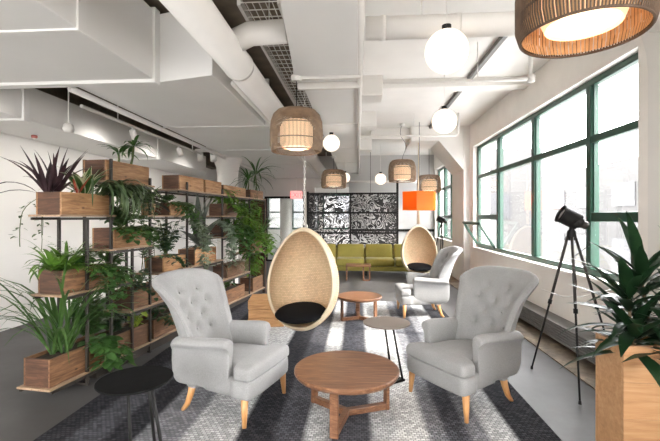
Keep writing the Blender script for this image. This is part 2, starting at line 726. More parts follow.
# ceiling: white slab over the window side, dark open plenum over the duct side
ce = struct(MB().bb((-.60, Y0, ZC), (2.9, 19.5, ZC + .2)).build('ceiling', M['white']))
MB().bb((XL - .05, 1, 3.02), (XL + .25, 12.5, ZC)).build('ceiling_ledge', M['dark_ceiling'], ce)  # dark band added along the wall top so the duct gap looks shaded
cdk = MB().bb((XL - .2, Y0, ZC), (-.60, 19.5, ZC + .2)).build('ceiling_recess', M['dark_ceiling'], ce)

# window wall: pieces around the openings
W1 = (3.76, 8.9)
W2 = (10.5, 13.2)
W0 = (-2.4, .6)
ZS, ZT = .85, 3.03
wr = MB()
XO = 2.85
wr.bb((XR, Y0, 0), (XO, 19.5, ZS))
wr.bb((XR, Y0, ZT), (XO, 19.5, ZC))
for a, b in ((Y0, W0[0]), (W0[1], W1[0]), (W1[1], W2[0]), (W2[1], 14.2), (18.2, 19.5)):
    wr.bb((XR, a, ZS), (XO, b, ZT))
struct(wr.build('wall_right', M['brickwall']))


def window(n, y0, y1, mull, trans, xw=2.62, low=()):
    """green steel window in the wall plane x = xw"""
    e = bpy.data.objects.new('window_%d' % n, None)
    C.objects.link(e)
    struct(e)
    fr = MB()
    d0, d1 = xw - .035, xw + .035
    fw = .07
    fr.bb((d0, y0, ZS), (d1, y0 + fw, ZT)).bb((d0, y1 - fw, ZS), (d1, y1, ZT))
    fr.bb((d0, y0, ZS), (d1, y1, ZS + fw)).bb((d0, y0, ZT - fw), (d1, y1, ZT))
    fr.build('window_frame', M['greenframe'], e, bevel=.006)
    for y in mull:
        MB().bb((d0 - .015, y - .045, ZS + fw), (d1 + .01, y + .045, ZT - fw)).build('mullion', M['greenframe'], e, bevel=.006)
    MB().bb((d0 - .01, y0 + fw, trans - .04), (d1, y1 - fw, trans + .04)).build('transom', M['greenframe'], e, bevel=.006)
    edges = [y0] + list(mull) + [y1]
    for i in range(len(edges) - 1):
        a, b = edges[i] + .05, edges[i + 1] - .05
        if i in low:
            zt = 1.5
            MB().bb((d0 - .01, a, zt - .05), (d1, b, zt + .05)).build('transom', M['greenframe'], e, bevel=.006)
        MB().bb((xw - .003, a, trans + .04), (xw + .003, b, ZT - .06)).build('glass_pane', M['glass'], e)
        if i in low:
            MB().bb((xw - .003, a, 1.55), (xw + .003, b, trans - .04)).build('glass_pane', M['glass'], e)
            if not (n == 1 and i == len(edges) - 2):
                MB().bb((xw - .003, a, ZS + .06), (xw + .003, b, 1.45)).build('glass_pane', M['glass'], e)
        else:
            MB().bb((xw - .003, a, ZS + .06), (xw + .003, b, trans - .04)).build('glass_pane', M['glass'], e)
        # inner sash lines
        sf = MB()
        for (za, zb) in ([(trans + .05, ZT - .07)] + ([(1.56, trans - .05)] if i in low else [(ZS + .075, trans - .05)])):
            for yy in (a + .005, b - .03):
                sf.bb((xw - .028, yy, za), (xw - .004, yy + .025, zb))
        sf.build('sash', M['greenframe'], e)
    return e


w1 = window(1, W1[0], W1[1], (4.67, 6.1, 7.6), 2.36, low=(0, 3))
# hopper sash tipped into the room at the far low corner
hs = MB()
a, b, hh = 7.68, 8.80, .58
hs.bb((-.02, a, 0), (.02, a + .05, hh)).bb((-.02, b - .05, 0), (.02, b, hh)).bb((-.02, a, 0), (.02, b, .05)).bb((-.02, a, hh - .05), (.02, b, hh))
o = hs.build('hopper_sash', M['greenframe'], w1, bevel=.004)
o.location = (2.56, 0, .91)
o.rotation_euler = (0, rad(-32), 0)
g = MB().bb((-.003, a + .05, .05), (.003, b - .05, hh - .05)).build('sash_glass', M['glass'], o)
window(2, W2[0], W2[1], (11.3, 12.2), 2.36, low=(0, 1, 2))
window(3, W0[0], W0[1], (-1.4, -.4), 2.36)
# sill boards and reveal
for i, (a, b) in enumerate((W1, W2)):
    struct(MB().bb((2.47, a, ZS - .035), (2.60, b, ZS + .004)).build('trim_%d' % (i + 1), M['brickwall'], bevel=.004))

# pillars with haunches on the window wall
def pillar(y0, y1, x, name, rnd):
    m = MB()
    m.bb((x, y0, 0), (XR + .02, y1, ZC))
    if rnd:
        poly = [(x + .001, 2.75)]
        for k in range(9):
            t = k / 8 * PI / 2
            poly.append((x - .75 * (1 - math.cos(t)), 2.75 + .80 * math.sin(t)))
        poly.append((x + .001, ZC))
    else:
        poly = [(x + .001, 2.55), (x - .55, 3.22), (-.0 + 1.2, 3.22), (1.2, ZC), (x + .001, ZC)]
    m.prism([(p[0], p[1]) for p in poly], y1 - y0, 0, tf=lambda v: Vector((v.x, y0 + v.z, v.y)))
    return struct(m.build(name, M['white'], bevel=.01))
pillar(9.15, 10.25, 2.36, 'pillar', False)
pillar(2.72, 3.62, 2.485, 'pillar', True)
# ceiling cross beam by the far pillar
struct(MB().bb((0.3, 9.3, 3.30), (2.4, 9.75, ZC)).build('beam', M['white'], bevel=.01))
struct(MB().bb((0.3, 6.0, 3.42), (2.5, 6.25, ZC)).build('beam', M['white'], bevel=.01))

# rough floor strip and heater along the window wall
struct(MB().bb((2.05, Y0, 0), (XR, 13.3, .012)).build('trim_3', M['strip']))
ht = thing('baseboard_heater', 'long grey slatted heater cover at the foot of the window wall', 'heater', (2.40, 5, 0))
MB().bb((-.10, -4, .06), (.099, 3.9, .255)).build('cover', M['greydark'], ht, bevel=.006)
sl = MB()
for k in range(6):
    sl.bb((-.112, -4, .075 + k * .03), (-.10, 3.9, .088 + k * .03))
sl.build('grille', M['greydark'], ht)
MB().bb((-.12, -4, .255), (.099, 3.9, .27)).build('top_plate', M['greydark'], ht, bevel=.003)
for y in (-3.5, -1, 1.5, 3.6):
    MB().bb((-.06, y, .012), (.06, y + .06, .06)).build('foot', M['greydark'], ht)

struct(MB().bb((XL - .2, Y0 - .2, 0), (-3.6, Y0, ZC)).bb((-1.4, Y0 - .2, 0), (XO, Y0, ZC)).bb((-3.6, Y0 - .2, 3.0), (-1.4, Y0, ZC)).bb((-3.6, Y0 - .2, 0), (-1.4, Y0, .8)).build('wall_near', M['wall']))
# ---- far end of the room
PX0, PX1 = -3.18, -1.80
bw = MB()
bw.bb((XL, YB, 0), (PX0, YB + .15, ZC)).bb((PX0, YB, 2.2), (PX1, YB + .15, ZC))
bw.bb((PX1, YB, 0), (-1.45, YB + .15, ZC)).bb((-1.45, YB, 2.5), (-.30, YB + .15, ZC)).bb((-1.45, YB, 0), (-.30, YB + .15, .5))
struct(bw.build('wall_far', M['white']))
bw2 = MB().bb((-.30, YB, 0), (XR, YB + .15, ZC))
struct(bw2.build('wall_far_grey', M['greywall']))
struct(MB().bb((-.28, YB - .03, 1.02), (XR, YB, 1.10)).build('trim_4', M['black']))
gp = struct(bpy.data.objects.new('door_1', None))
C.objects.link(gp)
f = MB()
f.bb((PX0, YB + .03, 2.13), (PX1, YB + .12, 2.2)).bb((PX0, YB + .03, 0), (PX0 + .1, YB + .12, 2.2)).bb((PX0, YB + .03, 0), (PX1, YB + .12, .05)).bb((PX1 - .05, YB + .03, 0), (PX1, YB + .12, 2.2))
f.build('door_frame', M['black'], gp)
MB().bb((PX0 + .1, YB + .07, .05), (PX1 - .05, YB + .08, 2.13)).build('glass_pane', M['glass2'], gp)
# a room beyond the glass, with its own windows
fb = MB()
YF = 19.3
fb.bb((XL, YF, 0), (XR + .3, YF + .2, .9)).bb((XL, YF, 2.6), (XR + .3, YF + .2, ZC))
for a, b in ((XL, -4.4), (-3.45, -3.2), (-1.9, -1.7), (-.1, XR + .3)):
    fb.bb((a, YF, .9), (b, YF + .2, 2.6))
struct(fb.build('wall_back', M['wall']))
for i, (a, b) in enumerate(((-4.4, -3.45), (-3.2, -1.9), (-1.7, -.1))):
    e = struct(bpy.data.objects.new('window_%d' % (4 + i), None))
    C.objects.link(e)
    f = MB()
    f.bb((a, YF + .05, .9), (b, YF + .12, .98)).bb((a, YF + .05, 2.52), (b, YF + .12, 2.6)).bb((a, YF + .05, 1.7), (b, YF + .12, 1.77))
    f.bb((a, YF + .05, .9), (a + .06, YF + .12, 2.6)).bb((b - .06, YF + .05, .9), (b, YF + .12, 2.6))
    f.build('window_frame', M['greenframe'], e)
    MB().bb((a + .06, YF + .08, .98), (b - .06, YF + .086, 2.52)).build('glass_pane', M['glass'], e)
struct(MB().lathe([(.24, 0), (.24, ZC)], 24, (-2.98, 16.4, 0)).build('column', M['white'], smooth=True))
# round column with a flared head behind the plant shelf
struct(MB().lathe([(.23, 0), (.23, 2.45), (.25, 2.6), (.34, 2.85), (.5, 3.1), (.5, ZC)], 32, (-2.90, 8.75, 0)).build('column', M['white'], smooth=True))

# pale building across the street, and an added one toning down the far windows
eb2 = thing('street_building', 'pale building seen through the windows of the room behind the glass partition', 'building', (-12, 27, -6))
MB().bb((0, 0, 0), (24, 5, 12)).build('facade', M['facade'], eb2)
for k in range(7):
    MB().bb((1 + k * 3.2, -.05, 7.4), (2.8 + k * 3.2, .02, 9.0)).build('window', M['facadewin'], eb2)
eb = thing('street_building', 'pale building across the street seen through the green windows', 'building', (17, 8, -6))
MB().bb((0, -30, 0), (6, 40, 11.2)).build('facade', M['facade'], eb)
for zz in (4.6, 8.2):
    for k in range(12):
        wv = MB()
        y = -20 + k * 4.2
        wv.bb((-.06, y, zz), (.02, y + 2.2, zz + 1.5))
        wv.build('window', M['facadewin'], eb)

# ------------------------------------------------------------------ rug
rg = MB().bb((-1.755, -3.0, 0.001), (1.755, 3.0, .016)).build('rug', M['rug'], bevel=.006)
rg.location = (-.40, 4.1, 0)
tag(rg, 'big chunky woven rug with bands from black to white on the concrete floor', 'rug')

# ------------------------------------------------------------------ ducts and pipes overhead
ZB = 2.80
d = thing('air_duct', 'wide white rectangular duct above the plant shelf, narrower towards the camera', 'duct', (0, 0, ZB))
MB().bb((-3.66, -2.5, 0), (-1.93, 3.72, .66)).build('narrow_section', M['duct'], d, bevel=.008)
MB().prism([(-2.80, 3.74), (-1.93, 3.74), (-1.33, 3.58), (-1.27, 13.3), (-2.80, 13.3)], .66).build('wide_section', M['duct'], d, bevel=.008)
MB().bb((-3.70, 3.64, -.03), (-1.905, 3.735, .68)).build('flange', M['duct'], d, bevel=.004)
MB().bb((-3.70, 2.62, -.015), (-1.915, 2.70, .68)).build('flange', M['duct'], d, bevel=.004)
for y in (5.6, 7.6, 9.8):
    MB().bb((-2.81, y, -.008), (-1.262, y + .04, .665)).build('seam', M['duct'], d)
MB().tube([(-2.86, 3.8, -.02), (-2.86, 13.2, -.02)], .035, 8).build('edge_rail', M['white'], d, smooth=True)
MB().tube([(-1.235, 3.9, .03), (-1.235, 13.2, .03)], .03, 8).build('edge_rail', M['white'], d, smooth=True)
d2 = thing('air_duct', 'lower white rectangular duct running along the plain white wall', 'duct', (0, 0, 2.60))
MB().bb((XL + .02, -1, 0), (-3.73, 4.2, .39)).build('near_section', M['duct'], d2, bevel=.006)
MB().bb((XL + .02, 4.28, 0), (-3.73, 7.2, .39)).build('mid_section', M['duct'], d2, bevel=.006)
MB().prism([(XL + .02, 7.28), (-3.73, 7.28), (-3.73, 9.6), (-4.15, 10.6), (XL + .02, 10.6)], .39).build('far_section', M['duct'], d2, bevel=.006)
for y in (4.2, 7.2):
    MB().bb((XL + .02, y, -.025), (-3.705, y + .08, .41)).build('flange', M['duct'], d2, bevel=.004)
# central duct
ZCD = 2.90
d3 = thing('air_duct', 'pale central duct hanging down the middle of the ceiling with a flanged step', 'duct', (0, 0, ZCD))
MB().prism([(-.42, 1.6), (0.0, 1.6), (0.0, 3.95), (-.63, 3.95)], .5).build('tapered_section', M['duct'], d3, bevel=.006)
MB().bb((-.61, 4.0, .05), (-.01, 13.2, .5)).build('straight_section', M['duct'], d3, bevel=.006)
for y in (3.97, 4.28):
    MB().bb((-.65, y, -.02), (.03, y + .06, .52)).build('flange', M['white'], d3, bevel=.004)
for y in (6.2, 8.4, 10.6):
    MB().bb((-.62, y, .04), (.0, y + .04, .5)).build('seam', M['duct'], d3)
for y in (4.70, 6.3, 8.5):
    k = MB().bb((-.01, y, .02), (.29, y + .3, .26)).build('register_box', M['white'], d3, bevel=.006)
    MB().bb((.05, y - .012, .05), (.24, y, .22)).build('register_grille', M['white'], k)
MB().tube([(.02, 1.6, .03), (.02, 13.2, .03)], .028, 8).build('edge_rail', M['white'], d3, smooth=True)
# round pipes
p1 = thing('round_duct', 'thick white round duct running lengthwise beside the wide rectangular duct', 'pipe', (-1.07, 0, 2.86))
MB().tube([(0, .3, 0), (0, 12.8, 0)], .13, 24).build('pipe_run', M['white'], p1, smooth=True)
MB().tube([(.02, 3.2, .05), (.2, 3.2, .13), (.49, 3.2, .14)], .095, 20).build('branch', M['white'], p1, smooth=True)
for y in (3.5, 6, 8.6):
    MB().tube([(0, y, 0), (0, y + .05, 0)], .136, 24).build('coupling', M['white'], p1, smooth=True)
p2 = thing('round_duct', 'white round cross duct with a small yellow sticker behind the globe lamp', 'pipe', (0, 3.2, 3.00))
MB().tube([(.06, 0, 0), (2.3, 0, 0)], .088, 20).build('pipe_run', M['white'], p2, smooth=True)
for x in (.18, .75, 1.5):
    MB().tube([(x, 0, 0), (x + .04, 0, 0)], .094, 20).build('coupling', M['white'], p2, smooth=True)
MB().box((1.235, -.088, -.0), (.03, .022, .07)).build('sticker', M['yellow'], p2)
for x in (.5, 1.7):
    MB().tube([(x, 0, .09), (x, 0, .55)], .008, 6).build('hanger_rod', M['white'], p2)
p3 = thing('sprinkler_pipe', 'thin white pipe crossing the ceiling and turning up near the window wall', 'pipe', (0, 4.8, 3.10))
MB().tube([(.05, 0, 0), (1.96, 0, 0), (2.0, 0, .04), (2.0, 0, .44)], .020, 10).build('pipe_run', M['white'], p3, smooth=True)
MB().tube([(1.4, 0, .02), (1.4, 0, .45)], .006, 6).build('hanger_rod', M['white'], p3)
MB().lathe([(.0, -.04), (.04, -.04), (.045, .04), (0, .04)], 12, (2.01, 0, .01)).build('elbow_joint', M['white'], p3, smooth=True)
p4 = thing('sprinkler_pipe', 'thin white pipe crossing the ceiling level with the farther globe lamp', 'pipe', (0, 8.0, 3.10))
MB().tube([(-1.0, 0, 0), (1.92, 0, 0), (1.96, 0, .04), (1.96, 0, .44)], .022, 10).build('pipe_run', M['white'], p4, smooth=True)
MB().tube([(1.1, 0, .02), (1.1, 0, .45)], .006, 6).build('hanger_rod', M['white'], p4)
p5 = thing('sprinkler_pipe', 'thin white pipe in front of the grey wall above the swirl screen', 'pipe', (0, 12.6, 2.60))
MB().tube([(-1.2, 0, 0), (2.2, 0, 0)], .04, 10).build('pipe_run', M['white'], p5, smooth=True)
MB().tube([(1.9, 0, 0), (1.9, 0, .95)], .02, 8).build('riser', M['white'], p5)
MB().tube([(-1.0, 0, 0), (-1.0, 0, .95)], .02, 8).build('riser', M['white'], p5)
tr = MB().bb((1.60, 2.2, ZC - .06), (1.65, 9.2, ZC)).build('ceiling_track', M['greydark'])
tag(tr, 'narrow grey track running lengthwise along the white ceiling', 'track')
cdt = MB().tube([(.03, 2.2, 3.1), (.35, 2.3, 3.08), (.48, 2.42, 3.1), (.52, 2.2, 3.2), (.52, 1.5, 3.3)], .035, 10).build('flexible_conduit', M['white'], smooth=True)
tag(cdt, 'bent white conduit beside the central duct above the cross pipe', 'pipe')
# wire mesh cable trays
def tray(x0, x1, y0, y1, z, lab):
    t = thing('cable_tray', lab, 'cable tray', (0, 0, z))
    m = MB()
    nx = max(3, int((x1 - x0) / .05))
    for i in range(nx + 1):
        x = x0 + (x1 - x0) * i / nx
        m.bb((x - .0035, y0, -.0035), (x + .0035, y1, .0035))
    n = int((y1 - y0) / .12)
    for i in range(n + 1):
        y = y0 + (y1 - y0) * i / n
        m.bb((x0, y - .0035, -.0035), (x1, y + .0035, .0035))
    m.build('wire_mesh', M['white'], t)
    for x in (x0, x1):
        MB().bb((x - .015, y0, -.02), (x + .015, y1, .05)).build('side_rail', M['white'], t)
    for y in (y0 + .4, (y0 + y1) / 2, y1 - .4):
        MB().tube([((x0 + x1) / 2, y, 0), ((x0 + x1) / 2, y, 3.55 - z)], .007, 6).build('hanger_rod', M['galv'], t)
    return t
tray(-1.12, -.68, 1.2, 3.0, 3.30, 'short wire mesh cable tray before the branch pipe')
tray(-1.00, -.66, 3.3, 8.2, 3.30, 'long wire mesh cable tray between round duct and central duct')

# plenum pipes in the dark gap over the shelf
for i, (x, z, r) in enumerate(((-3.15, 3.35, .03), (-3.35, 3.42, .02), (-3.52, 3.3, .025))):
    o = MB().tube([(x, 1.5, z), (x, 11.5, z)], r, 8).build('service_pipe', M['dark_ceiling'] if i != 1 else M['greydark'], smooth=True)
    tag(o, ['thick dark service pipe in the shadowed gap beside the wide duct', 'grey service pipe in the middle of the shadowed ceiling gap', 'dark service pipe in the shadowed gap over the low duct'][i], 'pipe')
# track light runs near the plain wall
tl = thing('track_light', 'white lighting track with two cylinder spots above the plant shelf', 'track light', (-3.18, 5.0, 2.78))
MB().tube([(0.0, -.6, .0), (0, 2.9, .0)], .022, 8).build('track', M['white'], tl)
MB().tube([(0, .1, 0), (0, .1, .77)], .008, 6).build('hanger_rod', M['white'], tl)
MB().tube([(0, 2.5, 0), (0, 2.5, .77)], .008, 6).build('hanger_rod', M['white'], tl)
for y, in ((.45,), (1.9,)):
    hd = MB().lathe([(0, .0), (.045, .0), (.05, .03), (.05, .15), (.044, .15), (0, .12)], 16, (0, y, -.05), axis=(.3, .1, -1)).build('spot_head', M['white'], tl, smooth=True)
    MB().tube([(0, y, 0), (0, y, -.06)], .012, 6).build('neck', M['white'], hd)
for i, (x, y) in enumerate(((-3.3, 2.0), (-3.3, 3.6), (-3.18, 5.45), (-3.18, 6.9), (-3.0, 8.3))):
    ld = bpy.data.lights.new('spot_beam', 'SPOT')  # added lamps brightening the plain wall, some with no track head
    ld.energy = 26
    ld.spot_size = rad(140)
    ld.spot_blend = 1
    ld.shadow_soft_size = .2
    ld.color = (1, .95, .88)
    lo = bpy.data.objects.new('spot_beam', ld)
    C.objects.link(lo)
    lo.location = (x - .12, y, 2.58)
    lo.rotation_euler = Vector((-1, 0, -1.1)).to_track_quat('-Z', 'Y').to_euler()
sp = thing('ceiling_sensor', 'white hanging sensor on a rod before the low wall duct', 'sensor', (-3.45, 4.55, 2.55))
MB().lathe([(0, -.05), (.05, -.04), (.065, 0), (.05, .05), (.02, .07), (0, .07)], 16).build('sensor_body', M['white'], sp, smooth=True)
MB().tube([(0, 0, .06), (0, 0, 1.0)], .008, 6).build('rod', M['white'], sp)
al = thing('fire_alarm', 'small red and white alarm under the low duct by the plain wall', 'alarm', (-4.35, 5.1, 2.60))
MB().lathe([(0, 0), (.035, 0), (.038, -.02), (.03, -.04), (0, -.04)], 16).build('alarm_body', M['redtag'], al, smooth=True)
MB().lathe([(0, 0), (.03, 0), (.02, -.02), (0, -.02)], 12, (0, 0, -.04)).build('alarm_lens', M['white'], al, smooth=True)
sb = thing('strut_bracket', 'white bracket cluster with twin spots at the end of the lighting track', 'track light', (-3.0, 8.05, 2.72))
MB().bb((-.35, -.03, .12), (.25, .03, .18)).build('cross_bar', M['white'], sb, bevel=.004)
for x in (-.25, .02):
    MB().lathe([(0, 0), (.06, 0), (.065, .18), (0, .16)], 16, (x, 0, .1), axis=(.2, -.3, -1)).build('spot_head', M['white'], sb, smooth=True)
MB().tube([(.1, 0, .15), (.1, 0, .82)], .012, 6).build('rod', M['white'], sb)

# EXIT sign
ex = thing('exit_sign', 'glowing red EXIT sign hanging before the glass partition', 'sign', (-2.00, 12.9, 2.10))
MB().bb((-.19, -.03, -.01), (.19, .03, .25)).build('sign_box', M['exit_body'], ex, bevel=.01)
tc = bpy.data.curves.new('letters', 'FONT')
tc.body = 'EXIT'
tc.size = .20
tc.align_x = 'CENTER'
tc.extrude = .004
tmp = bpy.data.objects.new('letters_curve', tc)
C.objects.link(tmp)
bpy.context.view_layer.update()
lm = bpy.data.meshes.new_from_object(tmp.evaluated_get(bpy.context.evaluated_depsgraph_get()))
bpy.data.objects.remove(tmp)
to = bpy.data.objects.new('letters', lm)
C.objects.link(to)
to.parent = ex
to.location = (0, -.036, .05)
to.rotation_euler = (rad(90), 0, 0)
lm.materials.clear()
lm.materials.append(M['exit_red'])
MB().tube([(0, 0, .25), (0, 0, .70)], .01, 6).build('rod', M['white'], ex)


# ------------------------------------------------------------------ lamps
def cord_to(m, z0, z1, wig=0):
    n = 8
    return m.tube([(wig * math.sin(i / n * 5.2) * (1 - abs(2 * i / n - 1)), 0, z0 + (z1 - z0) * i / n) for i in range(n + 1)], .005, 5)


def pendant(loc, R, H, label, zc, mat=None, name='wicker_pendant_lamp', wig=.0, lining=False):
    """rounded drum of upright reeds; loc is the centre of the bottom rim"""
    t = thing(name, label, 'pendant lamp', loc, 0, 'woven drum pendant lamps')
    rods, rings = MB(), MB()
    n = 128
    prof = [(.94, .0), (1.0, .14), (1.0, .5), (.97, .74), (.88, .91), (.74, 1.0)]
    for k in range(n):
        a = 2 * PI * k / n
        rods.tube([(R * r * math.cos(a), R * r * math.sin(a), H * z) for r, z in prof], R * .0135, 5, cap=False)
    rods.build('reed_shade', mat or M['reed'], t, smooth=True)
    for r, z in ((.94, 0), (1.0, .28), (.985, .64), (.74, 1.0)):
        rings.tube([(R * r * .985 * math.cos(2 * PI * k / 48), R * r * .985 * math.sin(2 * PI * k / 48), H * z) for k in range(48)], R * .022, 6, closed=True)
    rings.build('hoop', mat or M['reed'], t, smooth=True)
    lin = MB()
    pr = [(R * .90, .01), (R * .955, H * .16), (R * .955, H * .5), (R * .92, H * .74), (R * .84, H * .9)]
    # open weave lining: spaced strips so light passes
    for k in range(90):
        a0, a1 = 2 * PI * k / 90, 2 * PI * (k + .82) / 90
        lin.grid([[(r * math.cos(a), r * math.sin(a), z) for a in (a0, a1)] for r, z in pr])
    if lining:
        lin.build('lining', M['reedin'], t)
    cap = MB().lathe([(R * .74, H * .985), (R * .3, H * 1.01), (0, H * 1.01)], 32)
    cap.build('top_disc', mat or M['reed'], t)
    dr = MB().lathe([(R * .56, H * .10), (R * .62, H * .2), (R * .62, H * .62), (R * .5, H * .76), (0, H * .78)], 32)
    dr.build('inner_shade', M['bulb'], t, smooth=True)
    di = MB().lathe([(0, H * .02), (R * .3, H * .05), (R * .5, H * .12), (R * .52, H * .14)], 32)
    di.build('diffuser', M['bulbwhite'], t, smooth=True)
    cm = MB()
    cord_to(cm, H, zc - loc[2], wig)
    cm.build('cord', M['black'], t, smooth=True)
    MB().lathe([(0, -.05), (.05, -.05), (.06, 0), (0, 0)], 16, (0, 0, zc - loc[2])).build('ceiling_cup', M['white'], t)
    return t


def globe(loc, r, label, zc):
    t = thing('globe_lamp', label, 'globe lamp', loc, 0, 'white glass globe lamps')
    MB().lathe([(r * math.sin(PI * k / 20), -r * math.cos(PI * k / 20)) for k in range(21)], 36).build('glass_globe', M['globe'], t, smooth=True)
    MB().lathe([(0, 0), (.035, 0), (.035, .04), (0, .04)], 16, (0, 0, r - .005)).build('fitting', M['black'], t)
    MB().tube([(0, 0, r), (0, 0, zc - loc[2])], .004, 5).build('cord', M['white'], t)
    return t


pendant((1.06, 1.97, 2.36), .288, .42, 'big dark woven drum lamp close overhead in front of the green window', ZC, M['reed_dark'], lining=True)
pendant((-.615, 3.98, 2.155), .262, .40, 'woven drum lamp hanging over the egg chair beside the plant shelf', ZCD + .01)
pendant((-.58, 9.6, 2.20), .30, .42, 'small woven drum lamp hanging in front of the swirl screen', ZCD + .06)
pendant((.97, 8.9, 2.28), .30, .46, 'woven drum lamp on a wavy cord above the sofa', ZC, wig=.12)
pendant((1.80, 10.3, 2.13), .30, .42, 'woven drum lamp close to the far windows above the orange shade', ZC)
globe((.66, 3.04, 2.735), .160, 'large white globe lamp close under the round cross pipe', ZC)
globe((1.125, 5.32, 2.75), .16, 'white globe lamp hanging lower beyond the round cross pipe', ZC)
globe((-.44, 6.6, 2.72), .14, 'small white globe lamp under the central duct beside a woven lamp', ZCD + .05)
globe((.56, 10.0, 2.44), .14, 'smallest white globe lamp above the swirl screen', ZC)
globe((-.33, 10.2, 2.50), .13, 'white globe lamp half hidden behind the small woven drum lamp', ZCD + .05)

# orange shade
orr = thing('orange_pendant_lamp', 'orange faceted cloth lamp shade hanging over the far egg chair', 'pendant lamp', (1.32, 8.75, 1.645))
hx = [(.375 * math.cos(2 * PI * k / 6 + .25), .32 * math.sin(2 * PI * k / 6 + .25)) for k in range(6)]
m = MB()
m.grid([[(x, y, z) for x, y in hx] for z in (0, .40)], closed=True)
m.build('shade', M['orange'], orr, solid=.006)
m = MB()
for k in range(3):
    m.tube([(*hx[k], .39), (*hx[k + 3], .39)], .006, 5)
m.build('shade_frame', M['black'], orr)
MB().lathe([(.06 * math.sin(PI * k / 10), .28 - .06 * math.cos(PI * k / 10)) for k in range(11)], 16).build('bulb', M['bulbwhite'], orr, smooth=True)
MB().tube([(0, 0, .33), (0, 0, ZC - 1.645)], .006, 6).build('cord', M['black'], orr)


# ------------------------------------------------------------------ wing armchair
import numpy as np
def armchair(label, loc, rz):
    t = thing('wing_armchair', label, 'armchair', loc, rz, 'grey tufted wing armchairs')
    zs = [.19, .38, .53, .66, .80, .91, 1.03]
    ws = [.205, .210, .222, .236, .262, .312, .350]
    xs = [-.29, -.315, -.36, -.40, -.44, -.485, -.56]
    ds = [.10, .14, .15, .145, .125, .10, .055]
    I = lambda z, v: float(np.interp(z, zs, v))
    NA, NT_ = 40, 34
    btn = []
    for zi, z in enumerate((.56, .665, .77, .87)):
        for a in ((-.24, .24) if zi % 2 else (-.42, 0, .42)):
            btn.append((a, z))

    def inner(a, z):
        ph = a * PI / 2 * .97
        w_, xb, wd = I(z, ws), I(z, xs), I(z, ds)
        return Vector((xb + wd * (1 - math.cos(ph)) ** 1.15, w_ * math.sin(ph), z))

    def ztop(a):
        return 1.02 - .085 * abs(a) ** 2.8

    def nrm(a, z):
        e = .02
        d = inner(min(1, a + e), z) - inner(max(-1, a - e), z)
        dz = inner(a, z + .02) - inner(a, z - .02)
        n = d.cross(dz)
        n.normalize()
        if n.dot(Vector((.5, -a * .8, 0))) < 0:
            n = -n
        return n        # points to the sitter
    inn, out = [], []
    for j in range(NT_ + 1):
        tt = j / NT_
        ri, ro = [], []
        for i in range(NA + 1):
            a = -1 + 2 * i / NA
            z = .19 + (ztop(a) - .19) * tt
            n = nrm(a, z)
            p = inner(a, z)
            dep = 0
            for ba, bz in btn:
                q = inner(ba, bz)
                dd = (p - q).length
                dep = max(dep, .030 * math.exp(-(dd / .030) ** 2) + .010 * math.exp(-(dd / .06) ** 2))
            puff = .022 * (1 - abs(a) ** 2) * math.sin(PI * min(1, max(0, (z - .38) / .63)))
            ri.append(p + n * (puff - dep))
            th = .085 - .03 * abs(a) ** 2
            nh = Vector((n.x, n.y, n.z * .2)).normalized()
            ro.append(p - nh * th)
        inn.append(ri)
        out.append(ro)
    # edge roll rows (top) and columns (sides)
    rows = []
    for j in range(NT_ + 1):
        mid0 = (inn[j][0] + out[j][0]) / 2
        mid1 = (inn[j][-1] + out[j][-1]) / 2
        t0 = (inn[j][0] - inn[j][1]).normalized() * .026
        t1 = (inn[j][-1] - inn[j][-2]).normalized() * .026
        rows.append(inn[j] + [mid1 + t1] + out[j][::-1] + [mid0 + t0])
    top = []
    n_in = NA + 1
    mids = [(inn[-1][i] + out[-1][i]) / 2 + Vector((0, 0, .028)) for i in range(n_in)]
    m = MB()
    V = m.grid(rows, closed=True)
    T = [m.b.verts.new(p) for p in mids]
    last = V[-1]
    L_ = len(last)
    for i in range(n_in - 1):
        m.face([last[i], last[i + 1], T[i + 1], T[i]])
        io, io1 = n_in + 1 + (NA - i), n_in + 1 + (NA - i - 1)
        m.face([T[i], T[i + 1], last[io1], last[io]])
    m.face([last[n_in - 1], last[n_in], T[-1]])
    m.face([last[n_in], last[n_in + 1], T[-1]])
    m.face([last[-1], last[0], T[0]])
    m.face([last[-2], last[-1], T[0]])
    for ba, bz in btn:
        p = inner(ba, bz) - nrm(ba, bz) * .006
        m.lathe([(.011 * math.sin(PI * k / 6), -.007 * math.cos(PI * k / 6)) for k in range(7)], 10, p, axis=nrm(ba, bz))
    m.build('tufted_back', M['fabric'], t, smooth=True, sub=1)
    # piping up the outer wing edge
    for s_ in (0, -1):
        MB().tube([(inn[j][s_] + out[j][s_]) / 2 + (out[j][s_] - inn[j][s_]) * .5 for j in range(4, NT_ + 1)], .005, 6).build('piping', M['fabric'], t, smooth=True)

    # arms
    sec = [(.222, .20), (.222, .40), (.222, .50), (.222, .555), (.238, .588), (.268, .597), (.300, .588), (.326, .565), (.328, .542), (.304, .526), (.288, .49), (.284, .40), (.284, .20)]
    cy, cz = .268, .43
    for sg in (1, -1):
        rws = []
        for x, k, dz in ((-.40, .96, -.015), (-.28, 1, -.02), (-.12, 1, -.012), (.0, 1, 0), (.07, 1, .004), (.105, .985, .004), (.125, .93, .0), (.135, .80, 0), (.137, .5, 0)):
            r_ = []
            for y, z in sec:
                yy = cy + (y - cy) * k
                zz = z if z < .21 else (cz + (z - cz) * (.6 + .4 * k)) + dz * (z > .5)
                # the front of the arm slopes back towards the floor
                xx = x - (.0 if z > .5 else .025 * (1 - (z - .2) / .35))
                r_.append(Vector((xx, sg * yy, zz)))
            rws.append(r_)
        m = MB()
        V = m.grid(rws, closed=True)
        m.face(V[0])
        m.face(V[-1])
        ar = m.build('arm', M['fabric'], t, smooth=True, sub=2)

